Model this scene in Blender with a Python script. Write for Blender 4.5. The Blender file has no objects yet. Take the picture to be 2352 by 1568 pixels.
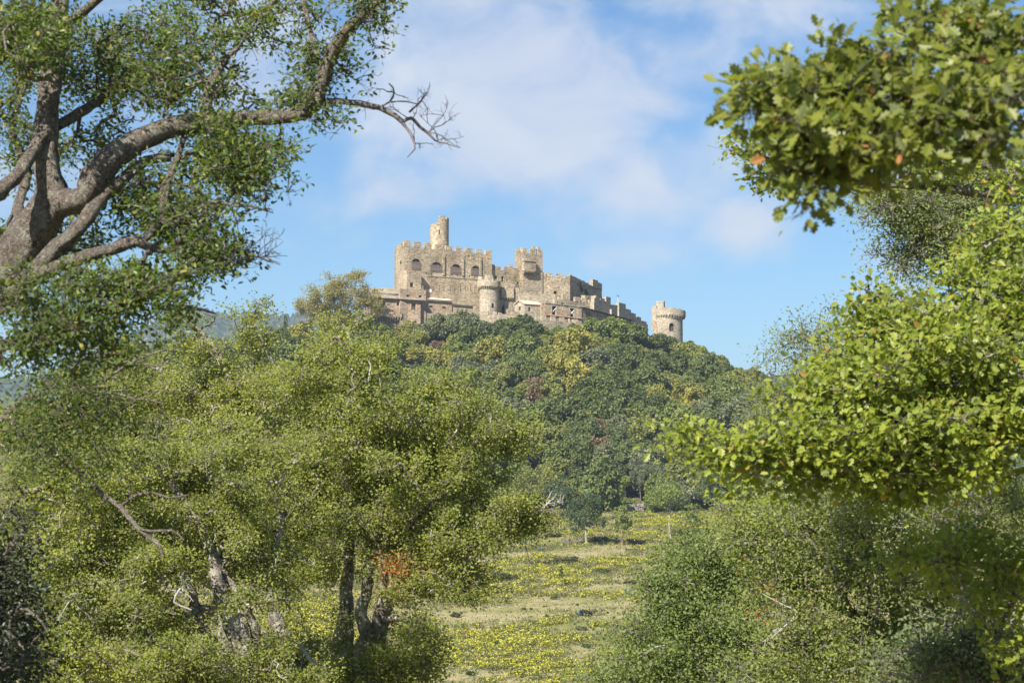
import bpy, math, random
import numpy as np
from mathutils import Vector
R = math.radians
rng = np.random.default_rng(7)
random.seed(7)
HAZE = .00014
SC = bpy.context.scene
COL = SC.collection

# ------------------------------------------------------------------ camera
FPX, CU, CV, HOR = 4573.0, 1176.0, 784.0, 1150.0        # focal length, centre and eye level in a 2352 px wide frame
PITCH = math.atan((HOR - CV) / FPX)
cd = bpy.data.cameras.new("camera")
cd.lens, cd.sensor_width = 70.0, 36.0
cd.clip_start, cd.clip_end = 0.1, 20000.0
cd.dof.use_dof, cd.dof.focus_distance, cd.dof.aperture_fstop = True, 400.0, 8.0
cam = bpy.data.objects.new("camera", cd)
COL.objects.link(cam)
cam.location = (0, 0, 0)
cam.rotation_euler = (math.pi / 2 + PITCH, 0, 0)
SC.camera = cam

# ------------------------------------------------------------------ light
SUN_EL, SUN_AZ = R(43), R(33)                            # height; angle to the left of straight behind the camera
S = Vector((-math.sin(SUN_AZ) * math.cos(SUN_EL), -math.cos(SUN_AZ) * math.cos(SUN_EL), math.sin(SUN_EL)))
sl = bpy.data.lights.new("sun", 'SUN')
sl.energy, sl.angle, sl.color = 5.0, R(0.5), (1.0, 0.955, 0.88)
so = bpy.data.objects.new("sun", sl)
so.rotation_euler = S.to_track_quat('Z', 'Y').to_euler()
COL.objects.link(so)

w = bpy.data.worlds.new("World")
SC.world = w
w.use_nodes = True
nt = w.node_tree
nt.nodes.clear()


class G:
    """small node-graph writer"""
    def __init__(s, tree):
        s.t = tree

    def n(s, kind, **kw):
        nd = s.t.nodes.new(kind)
        for k, v in kw.items():
            if k == 'inp':
                for i, x in v.items():
                    s.put(nd.inputs[i], x)
            else:
                setattr(nd, k, v)
        return nd

    def put(s, sock, x):
        if isinstance(x, bpy.types.NodeSocket):
            s.t.links.new(x, sock)
        elif isinstance(x, (tuple, list)) and len(x) == 3 and sock.type == 'RGBA':
            sock.default_value = (*x, 1)
        else:
            sock.default_value = x

    def m(s, op, a, b=None, c=None, clamp=False):
        nd = s.n('ShaderNodeMath', operation=op, use_clamp=clamp)
        for i, x in enumerate((a, b, c)):
            if x is not None:
                s.put(nd.inputs[i], x)
        return nd.outputs[0]

    def noise(s, vec, scale, detail=4, rough=.55, dist=0.0):
        nd = s.n('ShaderNodeTexNoise', inp={'Vector': vec, 'Scale': scale, 'Detail': detail, 'Roughness': rough, 'Distortion': dist})
        return nd.outputs[0]

    def ramp(s, fac, stops, interp='LINEAR'):
        nd = s.n('ShaderNodeValToRGB')
        nd.color_ramp.interpolation = interp
        el = nd.color_ramp.elements
        while len(el) < len(stops):
            el.new(0.5)
        for e, (p, c) in zip(el, stops):
            e.position = p
            e.color = (*c, 1) if len(c) == 3 else c
        s.put(nd.inputs[0], fac)
        return nd.outputs[0]

    def mix(s, f, a, b, blend='MIX'):
        nd = s.n('ShaderNodeMix', data_type='RGBA', blend_type=blend)
        s.put(nd.inputs[0], f)
        s.put(nd.inputs[6], a)
        s.put(nd.inputs[7], b)
        return nd.outputs[2]

    def range(s, x, a, b, c=0.0, d=1.0, smooth=False):
        nd = s.n('ShaderNodeMapRange')
        nd.interpolation_type = 'SMOOTHSTEP' if smooth else 'LINEAR'
        for i, v in enumerate((x, a, b, c, d)):
            s.put(nd.inputs[i], v)
        return nd.outputs[0]

    def scale(s, vec, x, y, z):
        nd = s.n('ShaderNodeVectorMath', operation='MULTIPLY', inp={0: vec, 1: (x, y, z)})
        return nd.outputs[0]


g = G(nt)
sky = g.n('ShaderNodeTexSky', sky_type='NISHITA', sun_disc=False, sun_elevation=SUN_EL,
          sun_rotation=math.atan2(S.x, S.y), altitude=600, air_density=1.0, dust_density=0.25, ozone_density=2.2)
hs = g.n('ShaderNodeHueSaturation', inp={'Saturation': 1.22, 'Value': 1.0, 'Color': sky.outputs[0]})
skyc = g.mix(1.0, hs.outputs[0], (0.70, 0.87, 0.96), 'MULTIPLY')
bg_sky = g.n('ShaderNodeBackground', inp={0: skyc, 1: 0.055})
tc = g.n('ShaderNodeTexCoord').outputs['Generated']
sp = g.n('ShaderNodeSeparateXYZ', inp={0: tc})
X, Y, Z = sp.outputs
mask = None
# broad banks of thin cloud: azimuth, height, half-widths and density of each, in radians about due "north" (+Y)
for (cx, cz, ax, az, k) in ((0.010, .205, .085, .052, 1.35), (.075, .165, .055, .030, .9), (-.06, .155, .055, .022, .85),
                            (-.125, .215, .04, .055, .9), (.06, .245, .17, .022, .7), (.118, .138, .026, .015, 1.05),
                            (.07, .125, .045, .012, .38), (.18, .155, .05, .02, .62), (.19, .115, .02, .012, .5), (.05, .29, .5, .06, .75),
                            (-.02, .125, .045, .010, .3), (-.235, .165, .05, .04, .5)):
    a = g.m('DIVIDE', g.m('SUBTRACT', X, cx), ax)
    b = g.m('DIVIDE', g.m('SUBTRACT', Z, cz), az)
    r2 = g.m('ADD', g.m('MULTIPLY', a, a), g.m('MULTIPLY', b, b))
    e = g.m('MULTIPLY', g.m('POWER', 2.718, g.m('MULTIPLY', r2, -0.8)), k)
    mask = e if mask is None else g.m('MAXIMUM', mask, e)
north = g.range(Y, 0.0, 0.6)
mask = g.m('ADD', g.m('MULTIPLY', mask, north), g.m('MULTIPLY', g.m('SUBTRACT', 1.0, north), .45))
cl = g.scale(tc, 1, 1, 1.5)
n1 = g.noise(cl, 13.0, 8, .55, .6)
n2 = g.noise(cl, 38.0, 6, .6, .4)
nn = g.m('ADD', g.m('MULTIPLY', g.m('SUBTRACT', n1, .5), 2.2), g.m('MULTIPLY', g.m('SUBTRACT', n2, .5), .75))
dens = g.range(g.m('ADD', g.m('MULTIPLY', mask, 1.0), nn), 0.15, 1.25, 0.0, .88, True)
ccol = g.mix(g.range(n1, .35, .7), (.62, .68, .84), (.80, .83, .89))
bg_cl = g.n('ShaderNodeBackground', inp={0: ccol, 1: 0.40})
mx = g.n('ShaderNodeMixShader', inp={0: dens, 1: bg_sky.outputs[0], 2: bg_cl.outputs[0]})
g.n('ShaderNodeOutputWorld', inp={0: mx.outputs[0]})

SC.view_settings.view_transform = 'Standard'
SC.view_settings.look = 'None'
SC.view_settings.exposure = 1.35
SC.view_settings.gamma = 1.0
SC.render.engine = 'CYCLES'
cy = SC.cycles
cy.use_denoising = True
cy.denoiser = 'OPENIMAGEDENOISE'
cy.denoising_input_passes = 'RGB_ALBEDO_NORMAL'
cy.denoising_prefilter = 'ACCURATE'
cy.max_bounces, cy.diffuse_bounces, cy.glossy_bounces, cy.transmission_bounces, cy.transparent_max_bounces, cy.volume_bounces = 5, 3, 2, 3, 4, 0
cy.caustics_reflective = cy.caustics_refractive = False
cy.use_adaptive_sampling = False
SC.render.use_persistent_data = False


# ------------------------------------------------------------------ geometry helpers
def P(U, V, D):
    """world point seen at (U, V) of the 2352 px frame, D metres north of the viewer"""
    u, v = (U - CU) / FPX, (CV - V) / FPX
    dy = math.cos(PITCH) - v * math.sin(PITCH)
    dz = math.sin(PITCH) + v * math.cos(PITCH)
    return np.array((u / dy * D, D, dz / dy * D))


def PN(U, V, D):
    u, v = (np.asarray(U) - CU) / FPX, (CV - np.asarray(V)) / FPX
    dy = math.cos(PITCH) - v * math.sin(PITCH)
    dz = math.sin(PITCH) + v * math.cos(PITCH)
    D = np.asarray(D, float)
    return np.stack((u / dy * D, D + 0 * u, dz / dy * D), -1)


def proj(p):
    p = np.asarray(p, float)
    c, s = math.cos(PITCH), math.sin(PITCH)
    f = p[..., 1] * c + p[..., 2] * s
    up = -p[..., 1] * s + p[..., 2] * c
    return CU + FPX * p[..., 0] / f, CV - FPX * up / f


def mesh_np(name, V, groups):
    """mesh from a vertex array and face-index arrays (each (m, k))"""
    me = bpy.data.meshes.new(name)
    V = np.ascontiguousarray(V, np.float32)
    groups = [np.asarray(f, np.int32) for f in groups if len(f)]
    me.vertices.add(len(V))
    me.vertices.foreach_set('co', V.ravel())
    nl = sum(f.size for f in groups)
    npoly = sum(len(f) for f in groups)
    me.loops.add(nl)
    me.polygons.add(npoly)
    me.loops.foreach_set('vertex_index', np.concatenate([f.ravel() for f in groups]))
    st, o = [], 0
    for f in groups:
        st.append(o + np.arange(len(f)) * f.shape[1])
        o += f.size
    me.polygons.foreach_set('loop_start', np.concatenate(st).astype(np.int32))
    me.polygons.foreach_set('use_smooth', np.zeros(npoly, bool))
    me.update(calc_edges=True)
    me.validate()
    return me


class Acc:
    """collects vertices and faces for ONE mesh"""
    def __init__(s):
        s.V, s.F, s.n = [], {}, 0

    def add(s, V, F):
        V = np.asarray(V, float)
        for f in F:
            s.F.setdefault(len(f), []).append([i + s.n for i in f])
        s.V.append(V)
        s.n += len(V)
        return s

    def addnp(s, V, F):
        F = np.asarray(F)
        s.F.setdefault(F.shape[1], []).extend((F + s.n).tolist()) if len(F) < 2000 else s.F.setdefault(('np', F.shape[1], len(s.V)), []).append(F + s.n)
        s.V.append(np.asarray(V, float))
        s.n += len(V)
        return s

    def mesh(s, name, off=(0, 0, 0)):
        V = np.concatenate(s.V) - np.asarray(off, float)
        gr = []
        for k, f in s.F.items():
            gr.append(np.concatenate(f) if isinstance(k, tuple) else np.array(f))
        return mesh_np(name, V, gr)


def thing(name, label, cat, loc, group=None, kind=None):
    o = bpy.data.objects.new(name, None)
    o.empty_display_size = 0.2
    o.location = tuple(float(v) for v in loc)
    COL.objects.link(o)
    o['label'], o['category'] = label, cat
    if cat == 'wall':
        kind = 'thing'
    if group:
        o['group'] = group
    if kind:
        o['kind'] = kind
    return o


def root_loc(o):
    while o.parent:
        o = o.parent
    return np.array(o.location)


def part(name, acc, mat, parent=None, smooth=False):
    off = root_loc(parent) if parent else (0, 0, 0)
    me = acc.mesh(name, off) if isinstance(acc, Acc) else acc
    o = bpy.data.objects.new(name, me)
    COL.objects.link(o)
    if mat:
        me.materials.append(mat)
    if parent:
        o.parent = parent
    if smooth:
        me.polygons.foreach_set('use_smooth', np.ones(len(me.polygons), bool))
    return o


def tube(path, rad, n=6, rough=0.0, rs=None, cap=True):
    """(V, quads) of a tube along a path with parallel-transported rings"""
    path = np.asarray(path, float)
    rad = np.asarray(rad, float)
    m = len(path)
    t = np.gradient(path, axis=0)
    t /= np.linalg.norm(t, axis=1)[:, None] + 1e-9
    a = np.array((0, 0, 1.0)) if abs(t[0, 2]) < .9 else np.array((1.0, 0, 0))
    u = np.cross(t[0], a)
    u /= np.linalg.norm(u)
    U = [u]
    for i in range(1, m):
        u = u - t[i] * u.dot(t[i])
        u = u / (np.linalg.norm(u) + 1e-9)
        U.append(u)
    U = np.array(U)
    W = np.cross(t, U)
    an = np.arange(n) / n * 2 * np.pi
    r = np.repeat(rad[:, None], n, 1)
    if rough and rs is not None:
        r = r * (1 + rough * rs.standard_normal((m, n)).clip(-1.8, 1.8))
    V = path[:, None, :] + r[..., None] * (np.cos(an)[None, :, None] * U[:, None, :] + np.sin(an)[None, :, None] * W[:, None, :])
    V = V.reshape(-1, 3)
    i = np.arange(m - 1)[:, None] * n
    j = np.arange(n)[None, :]
    k = (j + 1) % n
    F = np.stack((i + j, i + k, i + n + k, i + n + j), -1).reshape(-1, 4)
    return V, F


def tube_into(acc, path, rad, n=6, rough=0.0, rs=None):
    V, F = tube(path, rad, n, rough, rs)
    acc.addnp(V, F)


def norm(a):
    return a / (np.linalg.norm(a, axis=-1, keepdims=True) + 1e-9)


# ------------------------------------------------------------------ materials
def new_mat(name):
    m = bpy.data.materials.new(name)
    m.use_nodes = True
    m.node_tree.nodes.clear()
    return m, G(m.node_tree)


def leaf_mat(name, cols, trans=.28, rough=.42, spec=.45, back=None, var=.35, objvar=0.0, nscale=.9, yellow=None):
    """two-sided leaves: a colour of its own for every leaf, soft drifts of hue through the crown, light passing through"""
    m, g = new_mat(name)
    geo = g.n('ShaderNodeNewGeometry')
    isl = geo.outputs['Random Per Island']
    stops = [(i / max(1, len(cols) - 1), c) for i, c in enumerate(cols)]
    c = g.ramp(isl, stops)
    tco = g.n('ShaderNodeTexCoord').outputs['Object']
    nz = g.noise(tco, nscale, 3)
    c = g.mix(1.0, c, g.ramp(nz, [(.3, (1 - var, 1 - var * .9, 1 - var * .8)), (.7, (1 + var, 1 + var * .8, 1.0))]), 'MULTIPLY')
    if yellow:
        pick = g.m('GREATER_THAN', g.m('FRACT', g.m('MULTIPLY', isl, 17.31)), yellow[0])
        c = g.mix(pick, c, yellow[1])
    if objvar:
        oi = g.n('ShaderNodeObjectInfo').outputs['Random']
        c = g.mix(1.0, c, g.ramp(oi, [(0, (1 - objvar, 1 - objvar, 1 - objvar * .6)), (.5, (1, 1, 1)), (1, (1 + objvar, 1 + objvar * .7, 1))]), 'MULTIPLY')
    if back:
        c = g.mix(g.m('MULTIPLY', geo.outputs['Backfacing'], back[0]), c, back[1])
    p = g.n('ShaderNodeBsdfPrincipled', inp={'Base Color': c, 'Roughness': rough, 'Specular IOR Level': spec})
    tr = g.n('ShaderNodeBsdfTranslucent', inp={0: g.mix(1.0, c, (1.25, 1.35, .55), 'MULTIPLY')})
    mx = g.n('ShaderNodeMixShader', inp={0: trans, 1: p.outputs[0], 2: tr.outputs[0]})
    g.n('ShaderNodeOutputMaterial', inp={0: mx.outputs[0]})
    return m


def bark_mat(name, dark, light, lichen, scale=14.0, bump=.6, lich=.5):
    m, g = new_mat(name)
    tco = g.n('ShaderNodeTexCoord').outputs['Object']
    n1 = g.noise(tco, scale, 6, .65, .8)
    vor = g.n('ShaderNodeTexVoronoi', feature='DISTANCE_TO_EDGE', inp={'Vector': g.n('ShaderNodeVectorMath', operation='ADD', inp={0: g.scale(tco, 1, 1, .6), 1: g.scale(g.n('ShaderNodeTexNoise', inp={'Vector': tco, 'Scale': scale * .7, 'Detail': 4}).outputs[1], 3.2 / scale, 3.2 / scale, 3.2 / scale)}).outputs[0], 'Scale': scale * .8}).outputs[0]
    crack = g.m('MULTIPLY', g.range(vor, 0.0, .12), g.range(g.noise(tco, scale * 2.6, 5, .7, 1.5), .32, .6))
    c = g.mix(n1, dark, light)
    c = g.mix(1.0, c, g.ramp(crack, [(0, (.26, .235, .21)), (.55, (.82, .8, .78)), (1, (1.12, 1.1, 1.08))]), 'MULTIPLY')
    ln = g.noise(tco, scale * .35, 5, .7)
    c = g.mix(g.range(ln, .5, .68, 0, lich, True), c, lichen)
    b = g.n('ShaderNodeBump', inp={'Strength': bump, 'Distance': .03, 'Height': g.m('ADD', g.m('MULTIPLY', crack, .8), n1)})
    p = g.n('ShaderNodeBsdfPrincipled', inp={'Base Color': c, 'Roughness': .9, 'Specular IOR Level': .15, 'Normal': b.outputs[0]})
    g.n('ShaderNodeOutputMaterial', inp={0: p.outputs[0]})
    return m


def stone_mat(name, cols, scale=2.3, bump=.5, stain=.35, gap=.5):
    """rubble masonry laid in rough courses"""
    m, g = new_mat(name)
    tco = g.n('ShaderNodeTexCoord').outputs['Object']
    wob = g.n('ShaderNodeTexNoise', inp={'Vector': tco, 'Scale': 3.0, 'Detail': 2}).outputs[1]
    v = g.n('ShaderNodeVectorMath', operation='ADD', inp={0: g.scale(tco, 1, 1, 2.0), 1: g.scale(wob, .25, .25, .25)}).outputs[0]
    vc = g.n('ShaderNodeTexVoronoi', inp={'Vector': v, 'Scale': scale})
    ve = g.n('ShaderNodeTexVoronoi', feature='DISTANCE_TO_EDGE', inp={'Vector': v, 'Scale': scale})
    sep = g.n('ShaderNodeSeparateColor', inp={0: vc.outputs[1]})
    c = g.ramp(sep.outputs[0], [(i / (len(cols) - 1), k) for i, k in enumerate(cols)])
    big = g.noise(tco, .22, 5, .62)
    c = g.mix(1.0, c, g.ramp(big, [(.32, (1 - stain, 1 - stain * 1.05, 1 - stain * 1.1)), (.55, (1, 1, 1)), (.72, (1.13, 1.10, 1.04))]), 'MULTIPLY')
    streak = g.noise(g.scale(tco, 1.1, 1.1, .10), 1.0, 4, .6)
    c = g.mix(g.range(streak, .56, .72, 0, .42, True), c, (.20, .165, .12))
    fine = g.noise(tco, 9.0, 4, .6)
    c = g.mix(1.0, c, g.ramp(fine, [(.25, (.68, .68, .68)), (.75, (1.22, 1.2, 1.16))]), 'MULTIPLY')
    edge = g.range(ve.outputs[0], 0.0, .09)
    c = g.mix(1.0, c, g.ramp(edge, [(0, (gap, gap * .96, gap * .9)), (1, (1, 1, 1))]), 'MULTIPLY')
    b = g.n('ShaderNodeBump', inp={'Strength': bump, 'Distance': .12, 'Height': g.m('ADD', g.m('MULTIPLY', edge, .6), g.m('MULTIPLY', sep.outputs[1], .8))})
    p = g.n('ShaderNodeBsdfPrincipled', inp={'Base Color': c, 'Roughness': .92, 'Specular IOR Level': .12, 'Normal': b.outputs[0]})
    g.n('ShaderNodeOutputMaterial', inp={0: p.outputs[0]})
    return m


def plain_mat(name, col, rough=.85, var=.25, scale=4.0, spec=.2, metal=0.0):
    m, g = new_mat(name)
    tco = g.n('ShaderNodeTexCoord').outputs['Object']
    nz = g.noise(tco, scale, 5, .6)
    c = g.mix(1.0, col, g.ramp(nz, [(.25, (1 - var,) * 3), (.75, (1 + var,) * 3)]), 'MULTIPLY')
    b = g.n('ShaderNodeBump', inp={'Strength': .3, 'Distance': .05, 'Height': nz})
    p = g.n('ShaderNodeBsdfPrincipled', inp={'Base Color': c, 'Roughness': rough, 'Specular IOR Level': spec, 'Metallic': metal, 'Normal': b.outputs[0]})
    g.n('ShaderNodeOutputMaterial', inp={0: p.outputs[0]})
    return m


M = {}
M['stone'] = stone_mat('castle_stone', [(.25, .195, .13), (.35, .28, .19), (.46, .375, .26), (.55, .465, .34), (.38, .285, .185)])
M['stone_grey'] = stone_mat('grey_stone', [(.23, .185, .13), (.31, .26, .185), (.39, .33, .245), (.47, .41, .315), (.29, .23, .16)], stain=.35)
M['stone_pale'] = stone_mat('pale_stone', [(.29, .245, .18), (.37, .32, .24), (.45, .395, .30), (.51, .455, .36), (.34, .28, .20)], stain=.25)
M['stone_red'] = stone_mat('reddish_stone', [(.27, .19, .13), (.35, .27, .185), (.42, .335, .24), (.48, .395, .29), (.35, .235, .155)], stain=.3)
M['drystone'] = stone_mat('dry_stone', [(.24, .21, .18), (.34, .31, .27), (.44, .41, .36), (.38, .33, .27)], scale=2.0, bump=1.0, gap=.25)
M['brick'] = plain_mat('brick', (.36, .225, .15), .9, .3, 6)
M['wood'] = plain_mat('grey_wood', (.15, .115, .095), .85, .4, 5)
M['darkwood'] = plain_mat('dark_wood', (.06, .045, .038), .8, .4, 5)
M['iron'] = plain_mat('iron', (.03, .03, .032), .6, .3, 8)
M['slab_roof'] = stone_mat('slab_roof', [(.28, .25, .20), (.35, .31, .24), (.41, .36, .28), (.37, .30, .21)], scale=2.6, bump=.8, gap=.45)
M['tile'] = plain_mat('clay_tile', (.52, .38, .26), .9, .35, 3)
M['terracotta'] = plain_mat('terracotta', (.46, .24, .14), .9, .25, 3)
M['white'] = plain_mat('white_render', (.74, .72, .67), .8, .1, 2)
M['glass'] = plain_mat('dark_glass', (.025, .028, .03), .25, .2, 2, .5)

# ------------------------------------------------------------------ terrain
_nr = np.random.default_rng(3)
_wv = [(_nr.uniform(-1, 1), _nr.uniform(-1, 1), _nr.uniform(0, 6.28)) for _ in range(24)]


def wob(x, y, L, k0=0, n=8):
    s = 0
    for (a, b, p) in _wv[k0:k0 + n]:
        q = math.hypot(a, b) + .2
        s = s + np.sin((a * x + b * y) / q * 6.28 / L * (0.6 + q) + p)
    return s / n * 1.6


def H(x, y):
    x, y = np.asarray(x, float), np.asarray(y, float)
    base = np.interp(y, [-300, -40, 0, 12, 25, 50, 90, 140, 185, 215, 300, 400, 420, 700, 1500, 7000],
                     [4, -1.2, -1.75, -2.3, -3.3, -6.2, -11.5, -17, -19, -17.8, -10.8, -2.8, -1.5, -4, -25, -40])
    amp = np.clip((np.hypot(x, y) - 20) / 150, 0, 1)
    base = base + amp * (.55 * wob(x, y, 45) + .22 * wob(x, y, 14, 8))
    C = np.interp(x, [-400, -260, -180, -125, -81, -57, -36, -8, 20, 43, 66, 100, 140, 200, 400],
                  [-4, 3, 14, 22, 36, 38, 41.8, 41.6, 42.0, 41.2, 30.5, 16, 4, -1, -4])
    yc = np.interp(x, [-300, -40, 5, 20, 45, 80, 300], [470, 484, 486, 495, 523, 522, 510])
    yf = np.interp(x, [-300, -60, 0, 30, 60, 120, 300], [398, 402, 404, 409, 412, 405, 400])
    t = np.clip((y - yf) / (yc - yf), 0, 1)
    t = np.where(t < .08, t * t / .16, (t - .04) / .96)
    fall = 1 - np.clip((y - yc - 75) / 230, 0, 1) ** 1.0
    hill = C * t * np.where(y > yc, fall, 1)
    hill = hill + .5 * np.clip(t * 6, 0, 1) * np.clip((1 - t) * 6, 0, 1) * wob(x, y, 22, 12, 8)
    return base + hill


def ground_hit(U, V, y0=120.0, y1=520.0):
    ys = np.arange(y0, y1, .25)
    p = PN(np.full_like(ys, U), np.full_like(ys, V), ys)
    d = p[:, 2] - H(p[:, 0], p[:, 1])
    i = np.argmax(d < 0)
    return p[i] if d[i] < 0 else p[-1]


def spaced(a, lo, hi, fine, grow):
    neg, x, d = [], lo, fine
    while x > -a:
        d *= grow
        x -= d
        neg.append(x)
    pos, x, d = [], hi, fine
    while x < a:
        d *= grow
        x += d
        pos.append(x)
    return np.array(neg[::-1] + list(np.arange(lo, hi + .01, fine)) + pos)


gx = spaced(7000, -140, 100, 1.6, 1.13)
gy = spaced(7000, -10, 560, 1.8, 1.13)
gy = gy[gy > -1500]
GX, GY = np.meshgrid(gx, gy)
GZ = H(GX, GY)
nx, ny = len(gx), len(gy)
ii = (np.arange(ny - 1)[:, None] * nx + np.arange(nx - 1)[None, :]).ravel()
me = mesh_np('ground', np.stack((GX, GY, GZ), -1).reshape(-1, 3), [np.stack((ii, ii + 1, ii + nx + 1, ii + nx), -1)])
m, g = new_mat('meadow_ground')
tco = g.n('ShaderNodeTexCoord').outputs['Object']
sp = g.n('ShaderNodeSeparateXYZ', inp={0: tco})
na = g.noise(tco, .09, 6, .6)
nb = g.noise(tco, .8, 5, .65)
nc = g.noise(tco, 5.0, 4, .7)
c = g.ramp(na, [(.30, (.14, .155, .05)), (.45, (.21, .195, .085)), (.55, (.31, .255, .15)), (.7, (.18, .18, .065))])
c = g.mix(g.range(nb, .45, .65, 0, .55, True), c, (.15, .155, .05))
c = g.mix(1.0, c, g.ramp(nc, [(.25, (.62, .62, .6)), (.75, (1.3, 1.28, 1.2))]), 'MULTIPLY')
forest = g.range(sp.outputs[1], 399, 408)
c = g.mix(forest, c, g.ramp(nb, [(.3, (.05, .055, .025)), (.55, (.09, .08, .04)), (.72, (.20, .12, .07)), (.8, (.10, .10, .04))]))
b = g.n('ShaderNodeBump', inp={'Strength': .7, 'Distance': .25, 'Height': g.m('ADD', nb, nc)})
p = g.n('ShaderNodeBsdfPrincipled', inp={'Base Color': c, 'Roughness': .95, 'Specular IOR Level': .1, 'Normal': b.outputs[0]})
g.n('ShaderNodeOutputMaterial', inp={0: p.outputs[0]})
o = part('ground', me, m, None, True)
o['kind'] = 'structure'

# ---- far wooded mountains
prof = [(-900, 760), (-400, 840), (-150, 880), (0, 868), (60, 862), (130, 848), (200, 815), (300, 765), (400, 714), (435, 704), (470, 709), (520, 722),
        (560, 724), (600, 719), (640, 723), (680, 720), (720, 716), (800, 734), (950, 790), (1200, 850), (1500, 872), (1700, 868), (1850, 858), (2100, 870), (2500, 840), (3200, 820)]
us = np.linspace(-900, 3200, 821)
ds = np.concatenate((np.linspace(1400, 3000, 46), np.linspace(3060, 5200, 14)))
pv = np.interp(us, *zip(*prof))
VV = []
mr = np.random.default_rng(5)
bump = np.interp(us, np.linspace(-900, 3200, 1300), mr.standard_normal(1300)) * 1.5
for k, d in enumerate(ds):
    ridge = PN(us, pv, np.full_like(us, 3000.0))[:, 2]
    x = (us - CU) / FPX * d
    if d <= 3000:
        t = (d - 1400) / 1600
        z = -30 + (ridge + 30) * (t ** 1.25) + 16 * np.sin(t * 3.1416) * wob(x, np.full_like(x, d), 420) + (1 - .3 * t) * 3 * mr.standard_normal(len(x)) + t ** 8 * bump * .65
    else:
        z = ridge - (d - 3000) * .14 * (1 + .2 * wob(x, np.full_like(x, d), 500))
    VV.append(np.stack((x, np.full_like(x, d), z), -1))
nx, ny = len(us), len(ds)
ii = (np.arange(ny - 1)[:, None] * nx + np.arange(nx - 1)[None, :]).ravel()
me = mesh_np('hills', np.concatenate(VV), [np.stack((ii, ii + 1, ii + nx + 1, ii + nx), -1)])
m, g = new_mat('far_wood')
tco = g.n('ShaderNodeTexCoord').outputs['Object']
na = g.noise(tco, .012, 6, .65)
vo = g.n('ShaderNodeTexVoronoi', inp={'Vector': tco, 'Scale': .09}).outputs[0]
c = g.ramp(na, [(.3, (.035, .055, .035)), (.5, (.06, .08, .045)), (.62, (.085, .09, .055)), (.72, (.26, .23, .19))])
c = g.mix(1.0, c, g.ramp(vo, [(.1, (1.3, 1.3, 1.2)), (.7, (.55, .55, .55))]), 'MULTIPLY')
b = g.n('ShaderNodeBump', inp={'Strength': 1.0, 'Distance': 6.0, 'Height': g.m('SUBTRACT', 1.0, vo)})
p = g.n('ShaderNodeBsdfPrincipled', inp={'Base Color': c, 'Roughness': 1.0, 'Specular IOR Level': 0.0, 'Normal': b.outputs[0]})
g.n('ShaderNodeOutputMaterial', inp={0: p.outputs[0]})
o = part('hills', me, m, None, True)
o['kind'] = 'structure'

# ------------------------------------------------------------------ castle
def c1(x, y):
    return 820.75 + .1953 * x, 465.5 + .1953 * y


def c2(x, y):
    return 1163.75 + .1927 * x, 526.75 + .1927 * y


BOXF = [(0, 3, 2, 1), (4, 5, 6, 7), (0, 1, 5, 4), (1, 2, 6, 5), (2, 3, 7, 6), (3, 0, 4, 7)]
cr = random.Random(11)
castle_parts = []


def prism(fp, zb, zt):
    n = len(fp)
    zt = zt if hasattr(zt, '__len__') else [zt] * n
    zb = zb if hasattr(zb, '__len__') else [zb] * n
    V = [(p[0], p[1], z) for p, z in zip(fp, zb)] + [(p[0], p[1], z) for p, z in zip(fp, zt)]
    F = [tuple(range(n))[::-1], tuple(range(n, 2 * n))] + [(i, (i + 1) % n, n + (i + 1) % n, n + i) for i in range(n)]
    return V, F


class Wall:
    """a straight wall from a to b (pixel column and distance of each end); n points out of its face"""
    def __init__(s, ua, da, ub, db):
        s.a = P(ua, 800, da)[:2]
        s.b = P(ub, 800, db)[:2]
        s.L = float(np.linalg.norm(s.b - s.a))
        s.d = (s.b - s.a) / s.L
        s.nn = np.array((s.d[1], -s.d[0]))

    def sz(s, uv, off=0.0):
        q = P(uv[0], uv[1], 100.0)
        a = s.a + s.nn * off
        r = q[:2] / 100.0                      # ray in plan, per metre of depth
        # a + d*t = r*k
        k, t = np.linalg.solve(np.array(((r[0], -s.d[0]), (r[1], -s.d[1]))), a)
        return float(t), float(q[2] / 100.0 * k)

    def pt(s, t, z, off=0.0):
        p = s.a + s.d * t + s.nn * off
        return (float(p[0]), float(p[1]), float(z))

    def box(s, t0, t1, z0, z1, o0, o1, zb1=None, zt1=None):
        """box on the wall, from offset o0 (back) to o1 (front); zb1/zt1: bottom and top at the t1 end"""
        zb1 = z0 if zb1 is None else zb1
        zt1 = z1 if zt1 is None else zt1
        V = [s.pt(t0, z0, o1), s.pt(t1, zb1, o1), s.pt(t1, zb1, o0), s.pt(t0, z0, o0),
             s.pt(t0, z1, o1), s.pt(t1, zt1, o1), s.pt(t1, zt1, o0), s.pt(t0, z1, o0)]
        return V, BOXF

    def arch(s, t0, t1, z0, zt, o0, o1, n=9):
        w = (t1 - t0) / 2
        h = min(w, (zt - z0) * .7)
        out = [(t0, z0), (t1, z0)] + [(t0 + w + w * math.cos(a), zt - h + h * math.sin(a)) for a in [math.pi * i / (n - 1) for i in range(n)]]
        k = len(out)
        V = [s.pt(t, z, o1) for t, z in out] + [s.pt(t, z, o0) for t, z in out]
        F = [tuple(range(k)), tuple(range(2 * k - 1, k - 1, -1))] + [((i + 1) % k, i, k + i, k + (i + 1) % k) for i in range(k)]
        return V, F

    def px(s, x0, x1, y0, y1, f, off=0.0):
        """(t0, t1, z0, z1) of the rectangle x0..x1, y0..y1 of the zoomed view f"""
        ym = (y0 + y1) / 2
        t0 = s.sz(f(x0, ym), off)[0]
        t1 = s.sz(f(x1, ym), off)[0]
        xm = (x0 + x1) / 2
        return t0, t1, s.sz(f(xm, y1), off)[1], s.sz(f(xm, y0), off)[1]


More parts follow.
